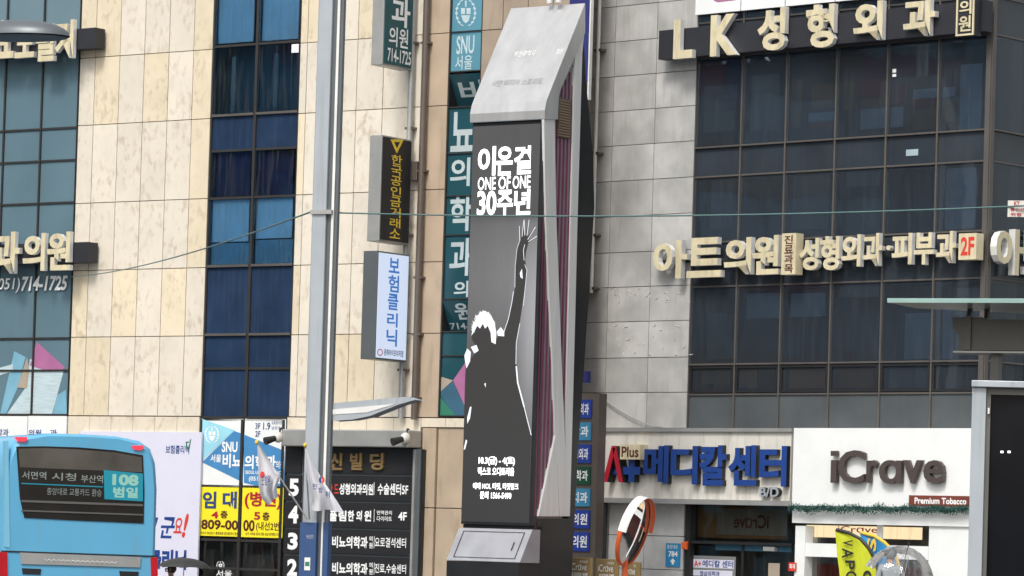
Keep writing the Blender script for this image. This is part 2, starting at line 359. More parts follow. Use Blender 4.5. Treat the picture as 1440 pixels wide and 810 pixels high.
# the picture the pillar's screen shows: dark ground with a paler haze beside the figure
def screen_mat():
    m = bpy.data.materials.new('screen_picture'); m.use_nodes = True; nt = m.node_tree; N = nt.nodes; L = nt.links; b = N['Principled BSDF']
    b.inputs['Base Color'].default_value = (0.02, 0.02, 0.02, 1); b.inputs['Roughness'].default_value = 0.3
    a = N.new('ShaderNodeAttribute'); a.attribute_name = 'tint'; n = N.new('ShaderNodeTexNoise'); n.inputs['Scale'].default_value = 1.1; n.inputs['Detail'].default_value = 12; n.inputs['Roughness'].default_value = .85
    mx = N.new('ShaderNodeMix'); mx.data_type = 'RGBA'; mx.blend_type = 'MULTIPLY'; mx.inputs['Factor'].default_value = 0.5
    L.new(a.outputs['Color'], mx.inputs['A']); L.new(n.outputs[0], mx.inputs['B']); L.new(mx.outputs['Result'], b.inputs['Emission Color']); b.inputs['Emission Strength'].default_value = 1.0
    return m
M['screen'] = screen_mat()

# ------------------------------------------------------------------ ground
def gz(x): return -0.25 + 0.04 * max(-14, min(14, x))
FL = facing(217, 68.0, 35)      # facade of the cream building
FR = facing(980, 62.0, 42)      # facade of the dark glass building
xs = [-300, -60, -14, -7, 0, 7, 14, 60, 300]; ys = [-120, 0, 30, 60, 90, 600]
g = MB(); V = [(x, y, gz(x)) for y in ys for x in xs]; nx = len(xs)
g.add(V, [(j * nx + i, j * nx + i + 1, (j + 1) * nx + i + 1, (j + 1) * nx + i) for j in range(len(ys) - 1) for i in range(nx - 1)])
tag(g.build('road', M['asphalt']), kind='structure')
g = MB(); k = MB()
edge = [FL.P(u, 0, 7.5) for u in (-45, -30, -15, -8, -4, 0, 4, 8)] + [FR.P(u, 0, 7.0) for u in (3, 8)] 
inner = [FL.P(u, 0, -0.6) for u in (-45, -30, -15, -8, -4, 0, 4, 8)] + [FR.P(u, 0, -0.6) for u in (3, 8)]
n = len(edge)
for q in (edge, inner):
    for p in q: p.z = gz(p.x) + 0.13
g.add(edge + inner, [(i, i + 1, n + i + 1, n + i) for i in range(n - 1)])
tag(g.build('pavement', M['pave']), kind='structure')
for i in range(n - 1):
    a, b = edge[i], edge[i + 1]; d = (b - a).normalized(); o = Vector((d.y, -d.x, 0)) * 0.15; z = Vector((0, 0, 0.3)); e = Vector((0, 0, 0.004))
    k.add([a + e, b + e, b + o + e, a + o + e, a - z, b - z, b + o - z, a + o - z], [(3, 2, 1, 0), (3, 7, 6, 2), (4, 5, 6, 7), (0, 1, 5, 4)])
tag(k.build('kerb', M['kerb'], fixn=True), kind='structure')

# ================================================================== CREAM BUILDING
H1 = 19.0
ub = thing('cream_building', 'cream stone office block with teal and blue window bands, behind the bus and pole', 'building', FL.P(0, gz(0), -3))
def clad(name, F, us, vsr, matp, matj, parent, w0=-0.06, w1=0.0, gap=0.0075, tints=None, wall=-0.9):
    """panels of one wall as real slabs with open joints, backing wall behind"""
    b = MB(); b.box(F, us[0], us[-1], vsr[0], vsr[-1], wall, w0 - 0.002, 1)
    for i in range(len(us) - 1):
        for j in range(len(vsr) - 1):
            b.box(F, us[i] + gap, us[i + 1] - gap, vsr[j] + gap, vsr[j + 1] - gap, w0, w1, 0, tints(i, j))
    return b.build(name, [matp, matj], parent)
def tintf(a, yellow=0.0):
    def f(i, j):
        k = 1 + random.uniform(-a, a)
        if random.random() < yellow: return (k * 1.0, k * 0.95, k * 0.83)
        return (k, k, k)
    return f
vj = sorted([FL.uv(217, y)[1] for y in (585, 473, 378, 282, 171, 75)])
dv = 1.33
vrows = [vj[0]] + vj[1:] 
while vrows[-1] < H1: vrows.append(vrows[-1] + dv)
U = lambda x, y=270: FL.uv(x, y)[0]
uA = [U(x) for x in (106, 128, 162.5, 197, 231.5, 266, 292.3)]
clad('stone_cladding', FL, uA, vrows, M['cream'], M['joint'], ub, tints=tintf(0.05, 0.22))
uB = [U(x) for x in (416, 426, 461, 497, 534, 571, 597)]
clad('stone_cladding', FL, uB, vrows, M['cream'], M['joint'], ub, tints=tintf(0.05, 0.22))
uC = [U(x) for x in (597, 625.5)]
clad('stone_cladding', FL, uC, vrows, M['brownstone'], M['joint'], ub, tints=lambda i, j: (1.35, 1.3, 1.25))
uD = [U(x) for x in (671, 700, 735, 770, 800, 812)]
clad('stone_cladding', FL, uD, vrows, M['brownstone'], M['joint'], ub, tints=tintf(0.06), wall=-0.2)
# end wall, roof, back and lower storey body
def body(F, u0, u1, v0, v1, name='wall_core', parent=None, deep=-11, front=-0.95):
    b = MB(); b.box(F, u0, u1, v0, v1, deep, front); return b.build(name, M['core'], parent)
uL0 = U(-420); uR1 = uD[-1]
b = MB(); b.add([FL.P(u, v, w) for v in (gz(-10), H1) for u, w in ((uL0, -0.95), (U(668), -0.95), (U(668), -3), (U(668) - 4, -11), (uL0, -11))], [(4, 3, 2, 1, 0), (5, 6, 7, 8, 9)] + [(k, (k + 1) % 5, 5 + (k + 1) % 5, 5 + k) for k in range(5)]); b.build('wall', M['core'], ub, fixn=True)
b = MB(); b.box(FL, uR1, uR1 + 0.06, gz(0), H1, -0.2, 0.0); b.build('end_wall', M['endwall'], ub)
b = MB(); b.box(FL, uL0, uR1 + 0.06, H1, H1 + 0.5, -0.95, 0.05); b.build('parapet', M['brownstone'], ub)

def curtain(F, ulist, vlist, parent, matf, frame=M['mull'], frame_lt=None, fw=0.022, wg=-0.05, lights=None, ft=0.022, name='window'):
    """glazed bay: each pane its own part, each mullion and transom its own part"""
    for i in range(len(ulist) - 1):
        for j in range(len(vlist) - 1):
            if matf(i, j) is None: continue
            b = MB(); b.box(F, ulist[i] + fw, ulist[i + 1] - fw, vlist[j] + ft, vlist[j + 1] - ft, wg - 0.012, wg)
            b.build(name, matf(i, j), parent)
    for u in ulist:
        b = MB(); b.box(F, u - fw, u + fw, vlist[0], vlist[-1], wg - 0.06, wg + 0.035); b.build('mullion', frame, parent)
    for j, v in enumerate(vlist):
        lt = frame_lt is not None and lights and j in lights
        b = MB()
        for i in range(len(ulist) - 1): b.box(F, ulist[i] + fw + .001, ulist[i + 1] - fw - .001, v - ft, v + ft, wg - 0.05, wg + (0.05 if lt else 0.025))
        b.build('transom', frame_lt if lt else frame, parent)
# left teal band
vt = lambda x, ys: sorted(FL.uv(x, y)[1] for y in ys)
ug = [U(-420), U(-220), U(-100), U(-48), U(2), U(54), U(106)]
vg = vt(30, (583, 521, 476, 287, 228, 183, -10, -65, -110, -300))
for (i0, i1) in ((2, 6),):
    curtain(FL, ug[2:], vg, ub, lambda i, j: M['teal_glass'], wg=-0.03, fw=0.018, ft=0.018)
b = MB(); b.box(FL, uL0, ug[2] - 0.02, vg[0], H1, -0.9, 0); b.build('stone_cladding', M['cream'], ub)
b = MB(); b.box(FL, ug[2], ug[-1], vg[0], H1, -0.9, -0.15); b.box(FL, ug[2], ug[-1], vg[-1] + .02, H1, -0.148, 0); b.build('backing_wall', M['core'], ub)
b = MB(); b.box(FL, uA[0] - 0.02, uA[0] + 0.004, vg[0], H1, -0.02, 0.015); b.build('jamb', M['black'], ub)
# window film: coloured geometric shapes on the teal panes
w_ = -0.026
def film(pts, mat, w=-0.026):
    b = MB(); b.flat(FL, FL.pts(pts, w), w); return b.build('window_film', mat, ub)
film([(41, 513), (52, 481), (92, 517)], M['pink_film']); film([(42, 514), (48, 499), (92, 518), (70, 523)], M['pink_film'], -0.024)
film([(9, 583), (36, 545), (42, 505), (90, 520), (73, 583)], M['pale_film'])
film([(0, 583), (20, 494), (36, 502), (25, 545), (8, 583)], M['sky_film'], -0.025)
film([(74, 583), (80, 556), (93, 548), (94, 583)], M['sky_film'], -0.022); film([(-30, 540), (-10, 520), (18, 512), (18, 522), (-10, 531)], M['pale_film'], -0.023)
film([(24, 545), (38, 502), (41, 520), (38, 546)], M['beige_film'], -0.021)
# phone number lettering on the glass
b = MB(); b.ptext('(051)', FL, -8, 391, 28, 412, 0.008, bold=0.01, italic=0.15)
b.ptext('714-1725', FL, 30, 388, 95, 409, 0.008, bold=0.03, italic=0.2)
tag(b.build('phone_lettering', M['lettw']), 'white slanted phone number 714-1725 on the teal glass', 'lettering')
# blue band
us = [U(292.3), U(354), U(416)]
vsb = vt(352, (587, 518, 470, 373, 277, 210, 160, 62, -40, -90, -150, -260, -360))
def blue(i, j):
    return M['bspan'] if j in (0, 1, 2, 5, 8) else M['blue_glass']
curtain(FL, us, vsb, ub, blue, wg=-0.05, frame=M['mull'], frame_lt=M['mull_lt'], lights=(2, 3, 6), fw=0.03)
b = MB(); b.box(FL, us[0], us[-1], vsb[0], vsb[-1], -0.94, -0.6); b.box(FL, us[0], us[-1], vsb[-1], H1, -0.9, 0); b.build('backing_wall', M['interior'], ub)
def boards(F, L, parent, w=-0.13, name='blind_reflection_board'):
    for x0, y0, x1, y1, m in L:
        b = MB(); b.pbox(F, x0, y0, x1, y1, w - 0.02, w); b.build(name, M[m], parent)
boards(FL, [(301, -60, 358, 60, 'bl_wht'), (366, -60, 421, 56, 'bl_wht'), (296, 279, 350, 340, 'bl_wht'), (357, 277, 411, 335, 'bl_wht'), (294, 342, 350, 372, 'bl_blue'), (356, 337, 411, 371, 'bl_blue'), (325, 80, 331, 158, 'bl_gry'), (385, 75, 391, 150, 'bl_gry')], ub)  # pale boards stand for blinds and for sky mirrored in the panes
boards(FL, [(297, 214, 352, 276, 'bl_pur'), (360, 214, 412, 274, 'bl_pur')], ub, -0.2)
b = MB(); b.pbox(FL, 410, 62, 420, 74, -0.049, -0.044); b.build('window_sticker', M['lettw'], ub)
# teal film band behind the pillar (with two sashes pushed open)
ud = [U(625.5), U(671)]; vd = vt(650, (585, 500, 466, 420, 330, 275, 215, 150, 100, 44, -10, -120))
def tealm(i, j): return None if j in (2, 7) else M['ltblue_film'] if j >= 8 else M['teal_film']
curtain(FL, ud, vd, ub, tealm, wg=-0.04, fw=0.02, ft=0.01)
b = MB(); b.box(FL, ud[0], ud[1], vd[0], vd[-1], -0.9, -0.5); b.box(FL, ud[0], ud[1], vd[-1] + .01, H1, -0.9, 0); b.build('backing_wall', M['core'], ub)
def sash(y0, y1, out, mat, lines):
    v1 = FL.uv(650, y0)[1]; v0 = FL.uv(650, y1)[1]; a, c = ud[0] + .03, ud[1] - .03
    Q = lambda u, t, o=0: FL.P(u, v1 + (v0 - v1) * t, -0.02 + out * t + o)
    b = MB(); V = [Q(a, 0), Q(c, 0), Q(c, 1), Q(a, 1), Q(a, 0, .03), Q(c, 0, .03), Q(c, 1, .03), Q(a, 1, .03)]
    b.add(V, [(3, 2, 1, 0), (4, 5, 6, 7), (0, 4, 7, 3), (1, 2, 6, 5), (0, 1, 5, 4), (2, 3, 7, 6)])
    o = b.build('open_sash', mat, ub, fixn=True)
    m = MB(); m.add([FL.P(a, v1, -.04), FL.P(a, v0, -.04), Q(a, 1)], [(0, 1, 2)]); m.add([FL.P(c, v1, -.04), FL.P(c, v0, -.04), Q(c, 1)], [(0, 2, 1)]); m.build('sash_stay', M['black'], o)
    for t, x0, x1, ta, tb in lines:
        m = MB(); G, Fs = text_geo(t, 0.02, False); L0 = a + (c - a) * x0; L1 = a + (c - a) * x1
        m.add([Q(L0 + (L1 - L0) * p[0], tb + (ta - tb) * p[1], .035) for p in G], [f for f, _ in Fs]); m.build('lettering', M['lett_dull'], o)
sash(104, 148, -0.3, M['teal_film'], [('비', .2, 1.05, .2, .85)])
sash(422, 465, -0.26, M['teal_film'], [('원', .32, .95, .08, .62), ('714-1725', .05, 1.4, .72, .93)])
b = MB()
for ch, y0, y1, x0, x1 in (('뇨', 157, 213, 634, 668), ('의', 222, 262, 633, 661), ('학', 275, 325, 633, 664), ('과', 335, 388, 632, 664), ('의', 395, 418, 638, 659)):
    b.ptext(ch, FL, x0, y0, x1, y1, -0.036, bold=0.022)
b.build('lettering', M['lett_dull'], ub)
b = MB(); b.ptext('SNU', FL, 642, 50, 667, 76, -0.036, bold=0.02); b.ptext('서울', FL, 640, 78, 664, 98, -0.036, bold=0.01)
b.build('lettering', M['ltblue_film'] if False else M['pale_film'], ub)
def crest(F, cx, cy, rx, ry, w, mat, parent):
    """round university style emblem: two laurel branches round a shield with a book and torch"""
    b = MB()
    for sgn in (-1, 1):
        for k_ in range(7):
            a = R(-65 + k_ * 21); x = cx + sgn * rx * math.cos(a); y = cy - ry * math.sin(a)
            t = a + math.pi / 2
            b.flat(F, F.pts([(x - 0.2 * rx * sgn * math.sin(a), y - .2 * ry * math.cos(a)), (x + .16 * rx, y), (x + 0.2 * rx * sgn * math.sin(a), y + .2 * ry * math.cos(a)), (x - .16 * rx, y)], w), w)
    for q in (-.52, 0.08): b.flat(F, F.pts([(cx + q * rx, cy - .35 * ry), (cx + (q + .44) * rx, cy - .35 * ry), (cx + (q + .44) * rx, cy + .1 * ry), (cx + q * rx, cy + .1 * ry)], w), w)
    b.flat(F, F.pts([(cx - .5 * rx, cy + .18 * ry), (cx + .5 * rx, cy + .18 * ry), (cx + .3 * rx, cy + .6 * ry), (cx, cy + .78 * ry), (cx - .3 * rx, cy + .6 * ry)], w), w)
    b.flat(F, F.pts([(cx - .1 * rx, cy - .9 * ry), (cx + .1 * rx, cy - .9 * ry), (cx + .07 * rx, cy - .42 * ry), (cx - .07 * rx, cy - .42 * ry)], w), w)
    return b.build('emblem', mat, parent)
crest(FL, 655, 18, 13, 19, -0.036, M['pale_film'], ub)
film([(621, 530), (637, 535), (617, 553)], M['beige_film'], -.036); film([(637, 535), (668, 490), (668, 585), (660, 585)], M['pink_film'], -.036)
film([(617, 553), (637, 536), (660, 585), (640, 585)], M['bluegrey_film'], -.035); film([(616, 554), (641, 585), (615, 585)], M['green_film'], -.034)
# lower storey: lintel ledge, piers, dark shop glass
gzl = gz(-5)
for c0, c1, cv in ((ug[-1] + .01, U(280.5, 590), FL.uv(195, 611)[1]), (U(404, 590), U(592, 590), FL.uv(490, 608)[1]), (U(592, 590) + .005, uR1, vrows[0] - .17)):
    b = MB(); n_ = max(1, round((c1 - c0) / .56))
    for i in range(n_): b.box(FL, c0 + (c1 - c0) * i / n_ + .004, c0 + (c1 - c0) * (i + 1) / n_ - .004, cv, vrows[0] - .012, -0.2, 0.0, 0, (.96, .94, .9))
    b.build('stone_course', M['cream'], ub)
for v0_, (x0, x1) in ((0, (592, 612)), (0, (612, 652)), (0, (671, 812))):
    b = MB(); u0, u1 = U(x0, 700), U(x1, 700)
    vv = [gzl, 0.7, 2.2, vrows[0] - 0.18]
    for a_, c_ in zip(vv, vv[1:]): b.box(FL, u0 + .008, u1 - .008, a_ + .008, c_ - .008, -0.2 if x0 == 671 else -0.9, -0.03 + (0.05 if x0 == 592 else 0), 0, (1.25, 1.22, 1.18))
    b.build('stone_pier', M['brownstone'], ub)
b = MB(); b.pbox(FL, 652, 620, 690, 900, -0.5, -0.45); b.build('door', M['galv'], ub)
b = MB(); b.box(FL, ug[2], U(592, 700), gzl, vrows[0] - 0.18, -0.9, -0.6); b.build('backing_wall', M['interior'], ub)
# entrance glazing under the yellow notice
ue = [U(278, 700), U(336, 700), U(394, 700)]; ve = [gzl + .1, FL.uv(336, 800)[1], FL.uv(336, 760)[1], FL.uv(336, 684)[1], FL.uv(336, 590)[1]]
curtain(FL, ue, ve, ub, lambda i, j: M['shop_glass'], wg=-0.06, fw=0.03)
b = MB(); b.pbox(FL, 284, 772, 300, 860, -0.5, -0.3); b.pbox(FL, 345, 780, 385, 860, -0.55, -0.4); b.build('shop_counter', M['grey_int'], ub)
b = MB(); b.ptext('서울', FL, 304, 801, 326, 812, -0.055, bold=0.01); b.build('door_lettering', M['lettw'], ub)
crest(FL, 310, 795, 5, 6, -0.055, M['lettw'], ub)
# white signboards under the teal band
b = MB(); b.pbox(FL, -60, 585, 38, 640, -0.05, 0.02); b.pbox(FL, 39, 585, 93, 640, -0.05, 0.02)
o = tag(b.build('white_signboard', M['white_clean']), 'white board with blue print below the teal window, above the bus roof', 'signboard')
b = MB(); b.ptext('비뇨의학과', FL, -30, 603, 12, 613, 0.023, bold=.02); b.ptext('의원', FL, 40, 604, 58, 613, 0.023, bold=.02); b.ptext('과', FL, 70, 604, 80, 613, 0.023, bold=.02); b.build('lettering', M['blue_l'], o)

# channel letter signs of the left band
def letters_sign(root, F, L, w, d, face, sidem, bold=0.03):
    for ch, x0, y0, x1, y1 in L:
        b = MB(); b.ptext(ch, F, x0, y0, x1, y1, w, d, bold=bold, mi=0, mis=1); b.build('letter', [face, sidem], root)
t = thing('channel_letter_sign', 'cream raised letters on a black bar, partly behind the street lamp head, upper left', 'sign', FL.P(U(30), FL.uv(30, 75)[1], 0.2))
b = MB(); b.pbox(FL, -60, 46, 134, 74, 0.05, 0.32); b.build('backing_bar', M['bar'], t)
letters_sign(t, FL, [('요', -14, 28, 19, 82), ('노', 21, 36, 48, 81), ('멀', 50, 34, 76, 86), ('거', 78, 28, 103, 82)], 0.34, 0.09, M['lcream'], M['lside'], 0.035)
t = thing('channel_letter_sign', 'cream raised clinic letters on a black bar above the phone number on the left', 'sign', FL.P(U(30), FL.uv(30, 370)[1], 0.2))
b = MB(); b.pbox(FL, -60, 343, 124, 371, 0.05, 0.32); b.build('backing_bar', M['bar'], t)
letters_sign(t, FL, [('과', -12, 326, 27, 385), ('의', 32, 328, 63, 381), ('원', 66, 326, 99, 380)], 0.34, 0.09, M['lcream'], M['lside'], 0.03)

# projecting signs
def proj_sign(label, x_end0, x_edge, x_wall, ytop, ybot, facemat, endmat, name='projecting_sign'):
    ym = (ytop + ybot) / 2
    u1 = FL.uv(x_wall, ym, 0.12)[0]; S = FL.side(u1)
    w1 = -S.uv(x_edge, ym)[0]; u0 = FL.uv(x_end0, ym, w1)[0]
    v1 = S.uv(x_edge, ytop)[1]; v0 = S.uv(x_edge, ybot)[1]
    t = thing(name, label, 'sign', FL.P((u0 + u1) / 2, v0, w1 / 2))
    b = MB(); b.box(FL, u0, u1, v0, v1, 0.15, w1); b.build('sign_box', endmat, t, bevel=0.008)
    b = MB(); b.box(S, -w1 + .03, -0.18, v0 + .03, v1 - .03, -0.01, 0.012); f = b.build('sign_face', facemat, t)
    b = MB()
    for vv in (v0 + (v1 - v0) * .2, v0 + (v1 - v0) * .8): b.box(FL, (u0 + u1) / 2 - .03, (u0 + u1) / 2 + .03, vv - .03, vv + .03, 0.0, 0.16)
    b.build('bracket', M['pipe'], t)
    return t, S, f, (u0, u1, v0, v1, w1)
t, S, f, q = proj_sign('teal projecting sign with white clinic letters and phone number, topmost of three', 524, 540, 583, -70, 91, M['teal_sign'], M['galv'])
b = MB()
for ch, x0, y0, x1, y1 in (('학', 551, -45, 579, -6), ('과', 551, -2, 577, 38)): b.ptext(ch, S, x0, y0, x1, y1, 0.016, bold=.025)
b.ptext('의원', S, 547, 39, 574, 67, 0.016, bold=.015); b.ptext('714-1725', S, 545, 70, 578, 89, 0.016, bold=.015); b.build('lettering', M['lettw'], f)
t, S, f, q = proj_sign('black projecting sign with yellow vertical letters and triangle emblem, middle of three', 518, 535, 579, 189, 339, M['black'], M['galv'])
b = MB()
for k_, ch in enumerate('한국공인금거래소'):
    y = 218 + k_ * 14.8; x = 550.5 - k_ * .4; b.ptext(ch, S, x, y, x + 15, y + 13.6, 0.016, bold=.012)
A = [(549, 196), (568, 196), (558, 216)]; 
def band(b, F, A, wid, w):
    c = (sum(p[0] for p in A) / len(A), sum(p[1] for p in A) / len(A)); In = [(c[0] + (p[0] - c[0]) * wid, c[1] + (p[1] - c[1]) * wid) for p in A]
    for i in range(len(A)):
        j = (i + 1) % len(A); b.flat(F, F.pts([A[i], A[j], In[j], In[i]], w), w)
band(b, S, A, .45, .016); b.build('lettering', M['gold'], f)
t, S, f, q = proj_sign('lit white projecting sign with blue vertical letters, lowest of three', 509, 529, 575, 352, 505, M['lit_sign'], M['steel_dk'])
b = MB()
for k_, (ch, y0, y1) in enumerate((('보', 363, 384), ('험', 387, 411), ('클', 413, 436), ('리', 440, 460), ('닉', 463, 487))):
    b.ptext(ch, S, 547 - k_ * .9, y0, 562 - k_ * .9, y1, 0.016, bold=.02)
b.build('lettering', M['lit_blue'], f)
b = MB(); b.ptext('문화라이프라자점', S, 540, 492, 567, 501, 0.016, bold=.02); b.build('lettering', M['navy'], f)
b = MB(); cc = [(534.5 + 4 * math.cos(a), 495.5 + 5 * math.sin(a)) for a in [k_ * math.pi / 8 for k_ in range(16)]]; band(b, S, cc, .75, .016); b.build('emblem', M['red_b'], f)

# wall pipes
def vpipe(x0, y0, x1, y1, r, w, label, mat, F=FL, cat='pipe', name='wall_pipe', brackets=()):
    a = F.uv(x0, y0, w); c = F.uv(x1, y1, w); u = (a[0] + c[0]) / 2
    t = thing(name, label, cat, F.P(u, min(a[1], c[1]), w))
    b = MB(); b.tube([F.P(u, c[1], w), F.P(u, a[1], w)], r, 10); b.build('pipe_run', mat, t)
    for y in brackets:
        v = F.uv(x0, y, w)[1]; b = MB(); b.box(F, u - .09, u + .09, v - .02, v + .02, 0.0, w + r * .6); b.build('bracket', M['pipe'], t)
    return t
vpipe(581, -120, 568, 588, 0.055, 0.1, 'grey steel wall pipe behind the three projecting signs', M['galv'], brackets=(60, 180, 330, 520))
vpipe(600, -120, 586, 590, 0.06, 0.1, 'bronze drain pipe on the cream wall right of the projecting signs', M['pipe'], brackets=(60, 240, 390, 470, 560))
b = MB(); b.box(FL, U(582), U(592), FL.uv(587, 255)[1], FL.uv(587, 228)[1], 0.0, 0.14); tag(b.build('junction_box', M['pipe'], bevel=.01), 'small brown junction box between the two wall pipes', 'electrical box')

# banner, clinic poster, yellow notice
t = thing('banner', 'large lilac wall banner with blue and red print, right of the bus', 'banner', FL.P(U(195, 700), FL.uv(195, 900)[1], 0.05))
b = MB(); b.pbox(FL, 108, 607, 279, 900, 0.0, 0.04); b.build('banner_cloth', M['lilac'], t)
b = MB(); b.ptext('보험클리닉', FL, 233, 626, 266, 638, .044, bold=.015); b.ptext('보험클리닉', FL, 172, 772, 262, 800, .044, bold=.05)
u_ = FL.bx(226, 727, 246, 757, .044); b.text('군', FL, *u_, .044, bold=.02, italic=.25); u_ = FL.bx(160, 727, 222, 757, .044); b.text('그렇', FL, *u_, .044, bold=.02, italic=.25); b.build('lettering', M['blue_l'], t)
b = MB(); u_ = FL.bx(244, 728, 256, 750, .044); b.text('요', FL, *u_, .044, bold=.02, italic=.25); u_ = FL.bx(256, 722, 265, 756, .044); b.text('!', FL, *u_, .044, bold=.03, italic=.3); b.build('lettering', M['red_b'], t)
b = MB(); band(b, FL, [(261, 621), (266, 621), (269, 616), (266, 634), (262, 630)], .5, .044); b.build('emblem', M['green_film'], t)
t = thing('clinic_poster', 'white and blue clinic poster with round crest and phone number above the yellow notice', 'poster', FL.P(U(338, 640), FL.uv(338, 684)[1], 0.0))
b = MB(); b.pbox(FL, 283, 588, 341, 684, -0.045, -0.035); b.pbox(FL, 343, 588, 401, 683, -0.045, -0.035); b.build('poster_sheet', M['white_clean'], t)
b = MB(); wz = -0.032
for a_, c_ in (([(284, 650), (329, 606), (341, 610), (341, 678)], 0), ([(343, 611), (400, 634), (400, 684), (360, 683), (343, 679)], 0)): b.flat(FL, FL.pts(a_, wz), wz)
b.build('blue_field', M['snu_blue'], t)
b = MB(); b.flat(FL, FL.pts([(284, 589), (330, 605), (284, 648)], wz), wz); b.build('light_blue_field', M['snu_lt'], t)
crest(FL, 298, 611, 9, 12, wz + .003, M['lettw'], t)
b = MB(); wz += .004
b.ptext('SNU', FL, 312, 621, 334, 636, wz, bold=.03); b.ptext('서울', FL, 296, 639, 311, 650, wz, bold=.02); b.ptext('비뇨', FL, 313, 638, 340, 658, wz, bold=.03)
b.ptext('의학과', FL, 344, 640, 388, 660, wz, bold=.03); b.ptext('의원', FL, 388, 648, 399, 659, wz, bold=.02); b.ptext('SEOUL UROLOGY CLINIC', FL, 345, 662, 395, 667, wz, bold=.02); b.ptext('(051)', FL, 350, 670, 366, 678, wz, bold=.02); b.ptext('714-1725', FL, 369, 671, 398, 680, wz, bold=.02)
b.build('lettering', M['lettw'], t)
b = MB(); b.ptext('3F', FL, 359, 595, 366, 603, wz, bold=.01); b.ptext('2F', FL, 359, 606, 366, 614, wz, bold=.01); b.ptext('1.9', FL, 370, 594, 380, 604, wz, bold=.01); b.ptext('요로결석센터', FL, 382, 592, 399, 597, wz, bold=.0); b.ptext('남성수술', FL, 382, 599, 399, 604, wz, bold=.0); b.build('lettering', M['navy'], t)
t = thing('yellow_notice', 'yellow to-let notice in two halves with blue and red letters', 'notice', FL.P(U(336, 720), FL.uv(336, 755)[1], 0.0))
b = MB(); b.pbox(FL, 279, 684, 338, 754, -0.045, -0.035); b.pbox(FL, 340, 685, 398, 756, -0.045, -0.035); b.build('notice_sheet', M['yellow'], t)
wz = -0.031; b = MB()
for ch, x0, x1 in (('임', 285, 304), ('대', 313, 333)): b.ptext(ch, FL, x0, 691, x1, 715, wz, bold=.035)
b.build('lettering', M['navy'], t)
b = MB(); b.ptext('(병원)', FL, 344, 691, 396, 716, wz, bold=.03); b.ptext('4', FL, 297, 719, 307, 729, wz, bold=.03); b.ptext('5', FL, 357, 720, 366, 731, wz, bold=.03); b.build('lettering', M['red_l'], t)
b = MB(); b.ptext('층', FL, 310, 718, 320, 729, wz, bold=.03); b.ptext('809-00', FL, 283, 731, 335, 745, wz, bold=.03); b.ptext('층', FL, 369, 720, 379, 732, wz, bold=.03); b.ptext('00', FL, 342, 731, 358, 747, wz, bold=.03); b.ptext('(내선2번)', FL, 360, 734, 396, 748, wz, bold=.015)
b.ptext('부산시 부산진구 중앙대로 공인중개사 문의', FL, 282, 748, 335, 752, wz, bold=.01); b.ptext('상가 사무실 임대 전문 상담 환영합니다', FL, 345, 749, 392, 753, wz, bold=.01); b.build('lettering', M['maroon'], t)

